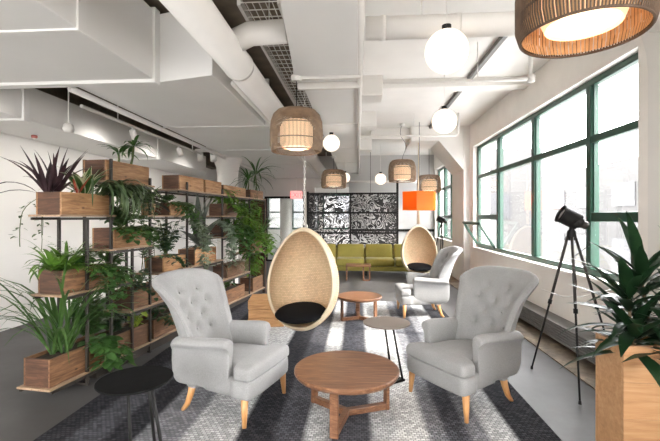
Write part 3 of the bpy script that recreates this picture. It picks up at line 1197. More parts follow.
    # seat base (apron) and cushion, T shaped at the front
    def outline(front, wide, inner_w, back, rr=.04, neck=.18):
        pts = []
        for s_ in (1, -1):
            q = [(back, inner_w), (neck - .02, inner_w), (neck + .01, inner_w + .01), (neck + .03, wide - .01), (neck + .06, wide)]
            for k in range(5):
                a = k / 4 * PI / 2
                q.append((front - rr + rr * math.sin(a), wide - rr + rr * math.cos(a)))
            q.append((front + .008, wide * .5))
            q = [(x, s_ * y) for x, y in q]
            pts += q if s_ == 1 else q[::-1]
        return pts

    def pad(ol, layers, name, sub=1):
        m = MB()
        cx = sum(p[0] for p in ol) / len(ol)
        R_ = []
        for z, ins in layers:
            R_.append([Vector((cx + (x - cx) * (1 - ins / .28), y * (1 - ins / .28), z)) for x, y in ol])
        V = m.grid(R_, closed=True)
        m.face(V[0][::-1])
        c = m.b.verts.new(Vector((cx, 0, layers[-1][0] + .004)))
        n = len(ol)
        for i in range(n):
            m.face([V[-1][i], V[-1][(i + 1) % n], c])
        return m.build(name, M['fabric'], t, smooth=True, sub=sub)
    pad(outline(.315, .315, .275, -.30, neck=.14), [(.185, .012), (.19, .0), (.25, -.004), (.318, -.002), (.325, .012)], 'seat_frame')
    pad(outline(.324, .316, .215, -.32, neck=.145), [(.322, .006), (.328, .0), (.36, -.003), (.398, .0), (.414, .014), (.425, .06), (.433, .14), (.435, .2)], 'seat_cushion')
    # legs
    for s_ in (1, -1):
        MB().tube([(.262, s_ * .285, .20), (.266, s_ * .292, .10), (.270, s_ * .30, 0)], [.028, .023, .015], 10).build('front_leg', M['oak'], t, smooth=True)
        MB().tube([(-.245, s_ * .215, .21), (-.26, s_ * .222, .13), (-.285, s_ * .232, .05), (-.32, s_ * .242, 0)], [.03, .026, .021, .016], 10).build('rear_leg', M['oak'], t, smooth=True)
    return t


ch = armchair('grey tufted wing armchair beside the plant shelf, next to the black side table', (-.968, 3.13, .016), rad(-17))
dup(ch, (.838, 3.347, .016), rad(214), 'grey tufted wing armchair with its back to the windows, beside the black tripod lamp')
dup(ch, (.93, 6.24, .016), rad(183), 'grey wing armchair seen from its side, between the far coffee table and the window wall')


# ------------------------------------------------------------------ hanging egg chairs
def egg(label, loc, rz, tilt, chain):
    t = thing('hanging_egg_chair', label, 'hanging chair', loc, rz, 'woven hanging egg chairs', rot=(tilt, 0, rz))
    A, B, Hh = .382, .39, .555
    pm = rad(102)

    def pt(psi, th, k=1):
        x, y, z = math.sin(psi) * math.cos(th), math.cos(psi), math.sin(psi) * math.sin(th)
        f = (1.02 - .15 * z - .05 * z * z)
        return Vector((x * A * f * 1.02 * k, y * B * (1 - .12 * z) * k, z * Hh * (k if k < 1 else 1)))
    m = MB()
    NR, NTH = 22, 72
    rows = [[pt(pm * max(i, .02) / NR, 2 * PI * j / NTH) for j in range(NTH)] for i in range(NR + 1)]
    flat = {}

    def uvf(i, j):
        p = pt(pm * max(i, .02) / NR, 2 * PI * j / NTH)
        az = math.atan2(p.x, p.y + .1)
        return (az * .42, p.z)
    m.grid(rows, uv=uvf, closed=True)
    sh = m.build('woven_shell', M['rattan'], t, smooth=True, solid=.022)
    rim = [pt(pm, 2 * PI * j / 72) for j in range(72)]
    MB().tube(rim, .017, 10, closed=True).build('rim', M['cream'], t, smooth=True)
    rim2 = [pt(pm * .96, 2 * PI * j / 72) * 1.02 for j in range(72)]
    MB().tube(rim2, .013, 8, closed=True).build('rim_band', M['cream'], t, smooth=True)
    top = pt(pm * .93, PI / 2)
    MB().tube([(top + Vector((.035 * math.cos(a), 0, .03 + .035 * math.sin(a)))) for a in [2 * PI * k / 16 for k in range(16)]], .007, 6, closed=True).build('hanging_ring', M['galv'], t, smooth=True)
    return t, top


def hang(parent, p0, z1, kind):
    # the hanger is built upright, so undo the tilt of its chair
    inv = parent.rotation_euler.to_matrix().inverted()
    base = parent.rotation_euler.to_matrix() @ p0
    length = z1 - (parent.location.z + base.z)
    m = MB()
    if kind == 'chain':
        n = int(length / .036)
        for k in range(n):
            z = .06 + k * (length - .06) / n
            ax = (1, 0) if k % 2 else (0, 1)
            loop = []
            for q in range(10):
                a = 2 * PI * q / 10
                loop.append(inv @ (base + Vector((ax[0] * .010 * math.cos(a), ax[1] * .010 * math.cos(a), z + .022 * math.sin(a)))))
            m.tube(loop, .0035, 5, closed=True)
        m.build('chain', M['white'], parent, smooth=True)
    else:
        a = base
        pts = [inv @ (a + Vector((.0, 0, .05 + (length - .05) * k / 6))) for k in range(7)]
        m.tube(pts, [.04, .035, .03, .012, .01, .01, .01], 8)
        m.build('rope', M['cream'], parent, smooth=True)


e1, tp = egg('large woven egg chair hanging on a chain before the plant shelf', (-.62, 4.50, .805), rad(-16), rad(-7), True)
hang(e1, tp, ZCD + .05, 'chain')
e2, tp2 = egg('woven egg chair hanging under the orange shade near the sofa', (1.40, 9.35, .73), rad(4), rad(-7), False)
hang(e2, tp2, ZC, 'rope')
def egg_cushion(e, label):
    R_ = e.rotation_euler.to_matrix()
    o = thing('round_cushion', label, 'cushion', e.location + R_ @ Vector((0, -.02, -.375)), e.rotation_euler.z, 'black egg chair cushions')
    o.rotation_euler = (rad(9), 0, e.rotation_euler.z)
    MB().lathe([(0, -.04), (.2, -.04), (.265, -.025), (.285, 0), (.265, .025), (.18, .035), (0, .04)], 40).build('pad', M['cushion_black'], o, smooth=True)
    MB().tube([((.283) * math.cos(2 * PI * k / 40), .283 * math.sin(2 * PI * k / 40), 0) for k in range(40)], .006, 6, closed=True).build('piping', M['cushion_black'], o, smooth=True)
    return o
egg_cushion(e1, 'round black cushion in the large hanging egg chair')
egg_cushion(e2, 'round black cushion in the egg chair near the sofa')


# ------------------------------------------------------------------ tables
def coffee(label, c, R_, zt, angs, g='round walnut coffee tables'):
    t = thing('coffee_table', label, 'coffee table', (c[0], c[1], .016 if c[1] < 7.1 else 0), 0, g)
    MB().lathe([(0, zt - .045), (R_ - .03, zt - .045), (R_ - .012, zt - .038), (R_, zt - .02), (R_, zt - .006), (R_ - .006, zt), (0, zt)], 64).build('table_top', M['walnut'], t, bevel=0)
    for a in angs:
        a = rad(a)
        r = R_ * .84
        c_, s_ = math.cos(a), math.sin(a)
        MB().box((r * c_, r * s_, (zt - .045) / 2), (.026, .06, zt - .046), (0, 0, a)).build('leg', M['walnut'], t, bevel=.004)
        MB().box((r / 2 * c_, r / 2 * s_, .024), (r, .045, .046), (0, 0, a)).build('floor_bar', M['walnut'], t, bevel=.004)
    return t
coffee('round walnut coffee table between the two tufted armchairs', (-.085, 3.00), .392, .355, (-103, 143, 22))
coffee('smaller round walnut coffee table beyond the large egg chair', (.02, 5.83), .325, .345, (205, 325, 95))
# low rectangular table by the sofa
t = thing('low_table', 'low rectangular walnut table with open frame legs before the green sofa', 'coffee table', (.01, 9.62, 0))
MB().bb((-.30, -.22, .33), (.30, .22, .36)).build('table_top', M['walnut'], t, bevel=.004)
for x in (-.28, .12):
    f = MB()
    f.bb((x - .015, -.2, 0), (x + .015, -.17, .33)).bb((x - .015, .17, 0), (x + .015, .2, .33)).bb((x - .015, -.2, 0), (x + .015, .2, .03))
    f.build('leg_frame', M['walnut'], t)
MB().bb((.12, -.2, 0), (.28, -.17, .03)).build('floor_bar', M['walnut'], t)
MB().bb((.25, -.2, 0), (.28, -.17, .33)).build('leg', M['walnut'], t)
def sidetable(label, c, R_, zt, mat, rods, foot):
    t = thing('side_table', label, 'side table', (c[0], c[1], .016))
    MB().lathe([(0, zt - .012), (R_ - .004, zt - .012), (R_, zt - .006), (R_ - .002, zt), (0, zt)], 64).build('table_top', mat, t, smooth=False)
    for a, b in rods:
        MB().tube([(a[0], a[1], zt - .012), (b[0], b[1], .016)], .010, 8).build('leg', M['black'], t, smooth=True)
    a, b = foot
    for p, q in foot:
        v = Vector((*q, 0)) - Vector((*p, 0))
        MB().box(((p[0] + q[0]) / 2, (p[1] + q[1]) / 2, .009), (v.length + .03, .035, .018), (0, 0, math.atan2(v.y, v.x))).build('base_bar', M['black'], t)
    return t
sidetable('tall side table with a taupe round top and two slanting black rods', (.262, 3.70), .215, .52, M['taupe'],
          [((-.02, -.02), (.05, .06)), ((.05, -.03), (.14, -.04))], [((.05, .06), (.14, -.04)), ((.14, -.04), (.02, -.12))])
sidetable('black round side table on slanting rods beside the shelf-side armchair', (-1.325, 2.30), .213, .52, M['blackmatte'],
          [((-.03, -.03), (.03, -.09)), ((.10, -.01), (.21, -.05)), ((.02, .10), (.05, .14))], [((.03, -.09), (.21, -.05)), ((.21, -.05), (.05, .14))])
# timber block stool
t = thing('timber_stool', 'honey coloured timber block stool behind the shelf-side armchair', 'stool', (-1.27, 5.55, .016), rad(8))
MB().bb((-.24, -.24, .24), (.24, .24, .36)).build('top_block', M['stool'], t, bevel=.008)
MB().bb((-.235, -.235, .12), (.235, .235, .237)).build('middle_block', M['stool'], t, bevel=.008)
MB().bb((-.24, -.24, 0), (.24, .24, .117)).build('bottom_block', M['stool'], t, bevel=.008)

# ------------------------------------------------------------------ sofa
t = thing('sofa', 'long olive green leather sofa below the swirl screen', 'sofa', (.28, 10.62, 0))
n = 4
sw = .76
for k in range(n):
    x = -1.62 + k * sw
    m = MB()
    m.bb((x + .012, -.42, .24), (x + sw - .012, .2, .43))
    m.build('seat_cushion', M['olive'], t, bevel=.05, smooth=True)
    m = MB().box((x + sw / 2, .25, .56), (sw - .03, .18, .42), (rad(-12), 0, 0))
    m.build('back_cushion', M['olive'], t, bevel=.055, smooth=True)
MB().bb((-1.62, -.40, .12), (-1.62 + n * sw, .42, .24)).build('base', M['olive'], t, bevel=.02)
MB().bb((-1.62, .33, .2), (-1.62 + n * sw, .43, .66)).build('back_frame', M['olive'], t, bevel=.03)
for x in (-1.75, -1.62 + n * sw):
    MB().bb((x, -.42, .12), (x + .13, .43, .55)).build('armrest', M['olive'], t, bevel=.04, smooth=True)
for x in (-1.6, -.1, 1.35):
    for y in (-.35, .36):
        MB().bb((x, y, 0), (x + .05, y + .05, .12)).build('leg', M['black'], t)

# swirl screen
t = thing('room_divider', 'black framed screen of swirling cut metal behind the green sofa', 'screen', (-.15, 11.3, 0))
for x in (-1.27, 1.25):
    MB().bb((x - .03, -.03, 0), (x + .03, .03, 2.22 if x < 0 else 2.75)).build('post', M['black'], t)
for z in (.55, 1.05, 1.62, 2.16):
    MB().bb((-1.27, -.03, z - .025), (1.25, .03, z + .025)).build('rail', M['black'], t)
MB().bb((-.08, -.025, .5), (-.04, .025, 2.16)).build('centre_bar', M['black'], t)
for z0, z1 in ((.575, 1.025), (1.075, 1.595), (1.645, 2.135)):
    MB().bb((-1.24, -.004, z0), (1.22, .0, z1)).build('swirl_panel', M['swirl'], t)
for x in (-.45, .5):
    MB().tube([(x, 0, 2.16), (x, 0, ZCD if x < 0 else ZC)], .006, 6).build('hanger', M['black'], t)


# ------------------------------------------------------------------ tripod lamps
def tripod(label, loc, feet, zj, sc=1.0, aim=(-.78, .12, .42)):
    t = thing('tripod_lamp', label, 'floor lamp', loc, 0, 'black tripod lamps')
    J = Vector((0, 0, zj))
    MB().lathe([(0, -.05), (.03, -.05), (.04, -.02), (.035, .03), (.02, .05), (.014, .10), (0, .10)], 16, J).build('hub', M['black'], t, smooth=True)
    for fx, fy in feet:
        F = Vector((fx, fy, 0))
        top = J + Vector((fx, fy, 0)).normalized() * .035 + Vector((0, 0, -.02))
        lg = MB().tube([top, top.lerp(F, .45)], [.013, .013], 8).build('leg', M['brownsteel'], t, smooth=True)
        MB().tube([top.lerp(F, .40), F + Vector((0, 0, .01))], [.010, .008], 8).build('lower_leg', M['black'], lg, smooth=True)
        MB().lathe([(0, -.02), (.018, -.02), (.018, .02), (0, .02)], 10, top.lerp(F, .47), axis=(F - top)).build('clamp', M['black'], lg, smooth=True)
        MB().lathe([(0, 0), (.014, 0), (.010, .03), (0, .03)], 8, F).build('foot', M['black'], lg, smooth=True)
    A = Vector(aim).normalized()
    H0 = J + Vector((.02 * (sc < 1), 0, .17 * sc))
    hd = MB().lathe([(q * min(1, sc * 1.2), h * sc * .95) for q, h in ((0, -.10), (.045, -.10), (.05, -.09), (.05, -.07), (.078, -.06), (.082, -.05), (.082, .15), (.09, .155), (.09, .17), (.078, .17), (.074, .14), (0, .13))], 28, H0, axis=A).build('lamp_head', M['black'], t, smooth=False)
    MB().lathe([(q * min(1, sc * 1.2), h * sc * .95) for q, h in ((0, -.165), (.028, -.165), (.03, -.15), (.038, -.15), (.038, -.10), (0, -.10))], 20, H0, axis=A).build('socket_cap', M['brownsteel'], hd)
    MB().lathe([(q * min(1, sc * 1.2), h * sc * .95) for q, h in ((0, .131), (.073, .131), (.05, .145), (0, .15))], 24, H0, axis=A).build('lens', M['grey_lens'], hd, smooth=True)
    side = A.cross(Vector((0, 0, 1))).normalized()
    y = MB()
    y.tube([J + Vector((0, 0, .09)), J + side * .09 + Vector((0, 0, .11)), H0 + side * .092], .008, 6)
    y.tube([J + Vector((0, 0, .09)), J - side * .09 + Vector((0, 0, .11)), H0 - side * .092], .008, 6)
    y.build('yoke', M['black'], t, smooth=True)
    MB().tube([H0 - A * .1, H0 - A * .16 + Vector((0, .03, -.15)), J + Vector((.03, .02, -.2)), J + Vector((.05, .01, -.45)), J + Vector((.03, .02, -.62))], .004, 5).build('cable', M['black'], t, smooth=True)
    return t
tripod('black tripod lamp with a cylinder head standing before the big green window', (1.905, 3.72, .012), ((-.205, .33), (-.145, -.41), (.42, .0)), 1.33, sc=.78)
tripod('far black tripod lamp standing by the windows beyond the wall pillar', (2.16, 10.55, .0), ((-.25, .22), (-.1, -.30), (.09, .16)), 1.27, sc=.85)
cb = MB().tube([(1.72, 3.9, .82), (1.86, 3.78, .775), (2.0, 3.72, .79), (2.2, 3.75, .83), (2.43, 3.85, .87)], .005, 6).build('white_cable', M['white'], smooth=True)
tag(cb, 'thin white cable slung between the tripod legs and the window sill', 'cable')

# ------------------------------------------------------------------ pine planter with big plant
PZ = .80
t = thing('pine_planter', 'tall knotty pine planter box holding the dark lance leaved plant', 'planter', (1.81, 2.40, 0))
for k in range(4):
    o = MB().bb((-.37, -.12, 0), (.60, -.095, PZ / 4 - .001)).build('front_board', M['pine'], t, bevel=.002)
    o.location.z = k * PZ / 4
MB().bb((-.37, .115, 0), (.60, .14, PZ)).build('rear_panel', M['pine'], t, bevel=.003)
for x in (-.37, .575):
    o = MB().bb((-.0, -.095, 0), (.025, .115, PZ)).build('side_panel', M['pine'], t, bevel=.003)
    o.location = (x, 0, 0)
MB().bb((-.345, -.095, .55), (.575, .115, .70)).build('soil', M['soil'], t)
m, st = MB(), MB()
rnd = random.Random(3)
for (bx, by, hgt, nl) in ((1.58, 2.42, .38, 34), (1.86, 2.40, .46, 36), (1.72, 2.46, .50, 34), (2.05, 2.44, .45, 30), (1.54, 2.36, .16, 30), (1.80, 2.34, .22, 26), (2.0, 2.34, .25, 24)):
    lean = Vector((rnd.uniform(-.15, .15), rnd.uniform(-.15, .1), 1))
    base = Vector((bx, by, .69))
    tipz = base + lean * hgt
    st.tube([base, base.lerp(tipz, .5), tipz], [.012, .010, .007], 6)
    for k in range(nl):
        f = .25 + .75 * k / nl
        p = base.lerp(tipz, f)
        az = k * 2.399 + rnd.uniform(-.3, .3)
        el = rad(-5 + 75 * (k / nl) ** 1.5) + rnd.uniform(-.15, .15)
        d = Vector((math.cos(az) * math.cos(el), math.sin(az) * math.cos(el), math.sin(el)))
        m.blade(p, d, rnd.uniform(.26, .42), rnd.uniform(.055, .072), rnd.uniform(.2, .9), 6, 'lance', .25)
pl = thing('lance_leaved_plant', 'dark glossy lance leaved plant in the knotty pine planter', 'plant', (0, 0, 0))
m.build('foliage', L['dark'], pl, smooth=True)
st.build('stems', M['trunk'], pl, smooth=True)

# ------------------------------------------------------------------ plant shelf
SA = rad(7.3)
SO = Vector((-2.45, 3.0, 0))
SU = Vector((math.sin(SA), math.cos(SA), 0))
SV = Vector((-math.cos(SA), math.sin(SA), 0))
def W(s, off, z):
    return SO + SU * s + SV * off + Vector((0, 0, z))
sh = thing('plant_shelf', 'long black steel and plank shelf of planters standing parallel to the white wall', 'shelf', SO, -SA)
DP = .32
for s_, zt in ((.41, 1.49), (.70, 2.06), (1.0, 1.19), (1.29, 1.93), (2.04, 1.95), (3.03, 1.93), (4.09, 1.90), (4.84, 1.86)):
    for off in (.012, DP - .012):
        MB().bb((-off - .011, s_ - .011, 0), (-off + .011, s_ + .011, zt)).build('post', M['brownsteel'], sh)
    MB().bb((-DP, s_ - .01, .0), (0, s_ + .01, .02)).build('foot_bar', M['brownsteel'], sh)
LV = [.12, .53, .85, 1.19, 1.52, 1.85]
boards = [(0, .02, .98), (0, .99, 2.6), (0, 2.61, 4.86), (1, .95, 1.70), (1, 3.0, 4.1), (2, .14, 1.02), (2, 1.45, 2.1), (2, 2.12, 3.05), (2, 4.05, 4.86),
          (3, .66, 1.36), (3, 3.0, 4.12), (4, .12, .76), (4, 1.2, 2.08), (4, 3.0, 4.1), (5, .63, 1.36), (5, 1.82, 3.05), (5, 3.06, 4.86)]
for lv, a, b in boards:
    z = LV[lv]
    MB().bb((-DP + .0, a, z - .018), (0.0, b, z)).build('shelf_board', M['board'], sh, bevel=.003)
    for off in (.012, DP - .012):
        MB().bb((-off - .009, a + .02, z - .045), (-off + .009, b - .02, z - .0225)).build('rail', M['brownsteel'], sh)
MB().bb((-.27, .55, .0), (-.04, 4.8, .075)).build('plinth', M['brownsteel'], sh)
MB().bb((-DP, 4.865, 0), (-.0, 4.90, 1.86)).build('end_panel', M['crate_end'], sh)

PLANTERS = []
def planter(s0, s1, lv, h, label, d0=.03, d1=.285, mat='crate'):
    s0, s1 = s0 + .05, s1 + .02
    h *= .95
    z = LV[lv] + .001
    t = thing('planter_box', label, 'planter', W((s0 + s1) / 2, (d0 + d1) / 2, z), -SA, 'wooden planter boxes on the plant shelf')
    l, dd = (s1 - s0) / 2, (d1 - d0) / 2
    MB().bb((dd - .018, -l, 0), (dd, l, h)).build('front_board', M[mat], t, bevel=.002)
    MB().bb((-dd, -l, 0), (-dd + .018, l, h)).build('rear_board', M[mat], t, bevel=.002)
    for y in (-l, l - .018):
        MB().bb((-dd + .018, y, 0), (dd - .018, y + .018, h)).build('end_board', M['crate_end'], t, bevel=.002)
    MB().bb((-dd + .018, -l + .018, 0), (dd - .018, l - .018, h - .03)).build('soil', M['soil'], t)
    return t


P = planter
P(.0, .66, 0, .24, 'wooden trough on the lowest board at the shelf end, holding the tall strap leaves')
P(.69, 1.29, 0, .22, 'wooden trough on the lowest board, second from the shelf end')
P(1.33, 1.97, 0, .22, 'wooden trough on the lowest board, third from the shelf end')
P(2.1, 2.9, 0, .22, 'wooden trough on the lowest board behind the armchair back')
P(3.1, 3.9, 0, .22, 'wooden trough on the lowest board near the far shelf end')
P(4.25, 4.78, 0, .26, 'dark wooden box on the lowest board at the far shelf end')
P(1.0, 1.62, 1, .20, 'wooden box on the second board with a dark end, behind the armchair')
P(3.2, 3.9, 1, .20, 'wooden box on the second board near the far shelf end')
P(.13, .66, 2, .21, 'wooden box on the third board at the shelf end, under bright ferns')
P(1.52, 2.02, 2, .18, 'orange brown box on the third board above the armchair back', mat='crate_light')
P(2.22, 2.85, 2, .22, 'wooden box on the third board under the big grey leaves', mat='crate_light')
P(4.2, 4.75, 2, .24, 'wooden box on the third board at the far shelf end')
P(.72, 1.27, 3, .21, 'wooden box on the fourth board half hidden by trailing leaves', mat='crate_light')
P(3.1, 3.8, 3, .2, 'wooden box on the fourth board near the far shelf end')
P(.11, .70, 4, .20, 'wooden box on the fifth board at the shelf end, holding purple leaves', mat='crate_light')
P(1.66, 2.0, 4, .16, 'small wooden box on the fifth board beside the pale tan pot', mat='crate_light')
P(3.08, 3.6, 4, .2, 'dark wooden box on the fifth board below the top row')
P(.61, 1.28, 5, .21, 'wooden box alone on the high top board, holding the spindly palm', mat='crate_light')
P(1.86, 2.48, 5, .19, 'wooden box first in the long top row', mat='crate_light')
P(2.50, 3.02, 5, .19, 'wooden box second in the long top row', mat='crate_light')
P(3.08, 3.95, 5, .16, 'long wooden box third in the long top row', mat='crate_light')
P(4.15, 4.80, 5, .16, 'dark ended wooden box last in the long top row')
# round pots
def pot(s_, off, z, r, h, label, mat):
    t = thing('plant_pot', label, 'pot', W(s_, off, z + .001))
    MB().lathe([(0, 0), (r * .8, 0), (r, h * .9), (r, h), (r * .9, h), (r * .88, h * .85), (0, h * .85)], 28).build('pot_body', M[mat], t, smooth=True)
    MB().lathe([(0, h * .86), (r * .87, h * .86)], 24).build('soil', M['soil'], t)
    return t
M['potclay'] = plain('pale_clay', (.50, .34, .19), .7, noise=.15, scale=30)
M['potwood'] = plain('brown_clay', (.33, .17, .08), .7, noise=.15, scale=20)
pot(1.46, .16, LV[4], .085, .14, 'pale tan round pot on the fifth board', 'potclay')
pot(.84, .14, LV[2], .09, .15, 'brown round pot on the third board beside the fern box', 'potwood')


# ------------------------------------------------------------------ plants
def plant(name, label, fol, st=None, mat='green', smat='stem', parts=()):
    t = thing(name, label, 'plant')
    fol.build('foliage', L[mat], t, smooth=True)
    if st:
        st.build('stems', M[smat], t, smooth=True)
    return t


def rosette(m, p, n, Ln, Wd, e0, e1, droop, prof, rnd, fold=.2, r0=.01):
    for k in range(n):
        az = k * 2.399 + rnd.uniform(-.4, .4)
        el = rad(rnd.uniform(e0, e1))
        d = Vector((math.cos(az) * math.cos(el), math.sin(az) * math.cos(el), math.sin(el)))
        l = rnd.uniform(*Ln)
        m.blade(Vector(p) + Vector((math.cos(az) * r0, math.sin(az) * r0, 0)), d, l, rnd.uniform(*Wd), rnd.uniform(*droop), 8, prof, fold)


def vines(m, st, starts, length, size, rnd, dens=26, out=None, spread=.06):
    dens *= 1.7
    size *= 1.25
    for p in starts:
        p = Vector(p)
        d = (out or -SV) + SU * rnd.uniform(-.5, .5)
        l = rnd.uniform(*length)
        n = max(4, int(l / .05))
        pts = [p]
        v = (d.normalized() * .8 + Vector((0, 0, .5))).normalized()
        for k in range(n):
            v = (v + Vector((rnd.uniform(-.12, .12), rnd.uniform(-.12, .12), -.42))).normalized()
            if k > 4:
                v = (v * .6 + Vector((rnd.uniform(-.25, .25), rnd.uniform(-.25, .25), -1)) * .4).normalized()
            q = pts[-1] + v * .05
            if q.z < .05:
                break
            pts.append(q)
        st.tube(pts, .0035, 4, cap=False)
        for k in range(int(l * dens)):
            i = min(len(pts) - 2, int(k / (l * dens) * (len(pts) - 1)))
            q = pts[i].lerp(pts[i + 1], rnd.random())
            az = rnd.uniform(0, 2 * PI)
            d2 = Vector((math.cos(az), math.sin(az), rnd.uniform(-.7, .2)))
            m.heart(q + d2 * spread * rnd.random(), d2, Vector((d2.x * .5, d2.y * .5, 1)), size * rnd.uniform(.7, 1.3))


def bush(m, st, p, rx, ry, rz_, n, size, rnd, prof=None):
    n = int(n * 1.15)
    size *= 1.25
    rz_ *= 1.15
    p = Vector(p)
    for k in range(max(5, n // 9)):
        az = rnd.uniform(0, 2 * PI)
        rr = math.sqrt(rnd.random())
        tip = p + SU * (math.cos(az) * ry * rr) + SV * (math.sin(az) * rx * rr) + Vector((0, 0, rz_ * rnd.uniform(.5, 1)))
        st.tube([p + (tip - p) * .05, p.lerp(tip, .5) + Vector((0, 0, .03)), tip], .003, 4, cap=False)
        for j in range(9):
            f = rnd.uniform(.25, 1.0)
            q = p.lerp(tip, f) + Vector((rnd.uniform(-1, 1), rnd.uniform(-1, 1), rnd.uniform(-.6, .8))) * .05
            a2 = rnd.uniform(0, 2 * PI)
            d2 = Vector((math.cos(a2), math.sin(a2), rnd.uniform(-.5, .6)))
            if prof:
                m.blade(q, d2, size * rnd.uniform(1.6, 2.6), size * .7, rnd.uniform(.4, 1.2), 4, prof, .15)
            else:
                m.heart(q, d2, Vector((d2.x * -.4, d2.y * -.4, 1)), size * rnd.uniform(.7, 1.3))


def fern(m, p, n, Ln, rnd, e0=20, e1=75):
    for k in range(n):
        az = k * 2.399
        el = rad(rnd.uniform(e0, e1))
        d = Vector((math.cos(az) * math.cos(el), math.sin(az) * math.cos(el), math.sin(el)))
        l = rnd.uniform(*Ln)
        q = Vector(p)
        st_ = l / 16
        for i in range(16):
            t_ = i / 16
            side = d.cross(Vector((0, 0, 1))).normalized()
            wl = .07 * math.sin(PI * min(1, t_ + .12)) + .008
            for sg in (1, -1):
                m.blade(q, side * sg + d * .35, wl, .014, .3, 2, 'lance', .1)
            d = (d + Vector((0, 0, -.07 - .06 * t_))).normalized()
            q = q + d * st_


def palmy(m, st, base, h, n, Ln, Wd, rnd, e0=-10, e1=60, droop=(.6, 1.4), prof='strap'):
    top = Vector(base) + Vector((rnd.uniform(-.03, .03), rnd.uniform(-.03, .03), h))
    st.tube([base, Vector(base).lerp(top, .5) + Vector((.01, 0, 0)), top], [.013, .011, .009], 6)
    rosette(m, top, n, Ln, Wd, e0, e1, droop, prof, rnd)


R1 = random.Random(11)
# shelf end, lowest trough: tall strap leaves
m = MB()
for s_, off in ((.22, .18), (.30, .20), (.36, .15), (.27, .12)):
    rosette(m, W(s_, off, .33), 13, (.70, 1.35), (.019, .029), 60, 87, (.9, 2.4), 'strap', R1, .3, .02)
plant('strap_leaf_plant', 'tall arching strap leaved plant in the end trough of the lowest board', m, mat='strap')
m, st = MB(), MB()
vines(m, st, [W(s_, .04, z) for s_, z in ((.46, .37), (.51, .38), (.56, .38), (.61, .37), (.65, .36))], (.30, .40), .06, R1, 75, spread=.07)
bush(m, st, W(.56, .10, .34), .14, .14, .46, 260, .055, R1)
plant('pothos_plant', 'leafy climbing pothos spilling over the front of the end trough', m, st, 'green')
m, st = MB(), MB()
bush(m, st, W(.95, .18, .31), .12, .28, .22, 120, .05, R1)
plant('leafy_plant', 'low dark leafy plant in the second lowest trough', m, st, 'deep')
m, st = MB(), MB()
bush(m, st, W(1.18, .12, .31), .1, .1, .14, 30, .05, R1)
plant('leafy_plant', 'small lime green plant in the second lowest trough', m, st, 'lime')
m, st = MB(), MB()
bush(m, st, W(1.6, .18, .31), .12, .28, .22, 140, .05, R1)
vines(m, st, [W(1.6, .02, .34), W(1.7, .02, .34), W(1.45, .02, .34)], (.1, .2), .05, R1, 60)
plant('leafy_plant', 'dark leafy plant in the third lowest trough', m, st, 'deep')
m, st = MB(), MB()
bush(m, st, W(3.5, .18, .31), .12, .35, .25, 160, .055, R1)
plant('leafy_plant', 'green bushy plant in the lowest trough near the far shelf end', m, st, 'green')
m, st = MB(), MB()
bush(m, st, W(4.5, .15, .36), .15, .22, .45, 150, .07, R1, 'ovate')
plant('leafy_plant', 'bright leafy plant in the dark box at the far shelf end', m, st, 'bright')
# third board
m = MB()
for s_ in (.22, .35):
    rosette(m, W(s_, .17, 1.04), 26, (.20, .40), (.032, .05), 15, 85, (.6, 1.9), 'lance', R1, .2, .02)
fern(m, W(.5, .15, 1.04), 18, (.28, .42), R1)
fern(m, W(.3, .12, 1.04), 12, (.26, .36), R1)
plant('birdnest_fern', 'bright green fern with broad wavy leaves in the third board box', m, mat='bright')
m, st = MB(), MB()
vines(m, st, [W(s_, .01, 1.05) for s_ in (.42, .5, .57, .63)], (.35, .75), .05, R1, 60)
bush(m, st, W(.52, .12, 1.03), .13, .18, .14, 80, .05, R1)
plant('trailing_pothos', 'trailing pothos hanging from the fern box on the third board', m, st, 'green')
m, st = MB(), MB()
bush(m, st, W(.84, .14, .98), .12, .16, .20, 110, .045, R1)
vines(m, st, [W(.8, .04, 1.0), W(.9, .04, 1.0)], (.15, .3), .045, R1, 60)
plant('leafy_plant', 'bushy green plant in the brown round pot', m, st, 'green')
m, st = MB(), MB()
bush(m, st, W(1.28, .16, .71), .13, .26, .2, 100, .045, R1)
vines(m, st, [W(1.1, .02, .74), W(1.45, .02, .74)], (.15, .3), .045, R1, 50)
plant('leafy_plant', 'dark leafy plant in the dark ended box on the second board', m, st, 'deep')
# fourth board trailing
m, st = MB(), MB()
vines(m, st, [W(s_, .01, 1.40) for s_ in (.76, .85, .95, 1.05, 1.12, 1.2)], (.15, .5), .05, R1, 55)
bush(m, st, W(1.0, .16, 1.38), .14, .28, .30, 200, .055, R1)
plant('trailing_ivy', 'dense trailing ivy covering the fourth board box', m, st, 'green')
# fifth board: purple, variegated, trailing
m = MB()
for s_ in (.19, .27):
    rosette(m, W(s_, .20, 1.69), 11, (.34, .52), (.034, .046), 40, 88, (.1, .9), 'lance', R1, .35, .015)
m.blade(W(.14, .24, 1.70), Vector((-.8, -.1, .7)), .55, .035, 2.2, 8, 'lance', .3)
m.blade(W(.14, .24, 1.70), Vector((-.6, -.6, .3)), .50, .035, 2.2, 8, 'lance', .3)
plant('cordyline', 'dark purple spiky cordyline in the end box of the fifth board', m, mat='purple')
m = MB()
rosette(m, W(.54, .16, 1.69), 22, (.28, .46), (.06, .085), 25, 85, (.6, 1.5), 'lance', R1, .2, .02)
plant('dracaena', 'variegated plant with cream edged broad leaves beside the purple cordyline', m, mat='varieg')
m = MB()
rosette(m, W(.40, .1, 1.70), 4, (.16, .24), (.018, .025), 40, 80, (.2, .6), 'lance', R1)
plant('bromeliad', 'small plant with red leaves between cordyline and variegated plant', m, mat='red')
m, st = MB(), MB()
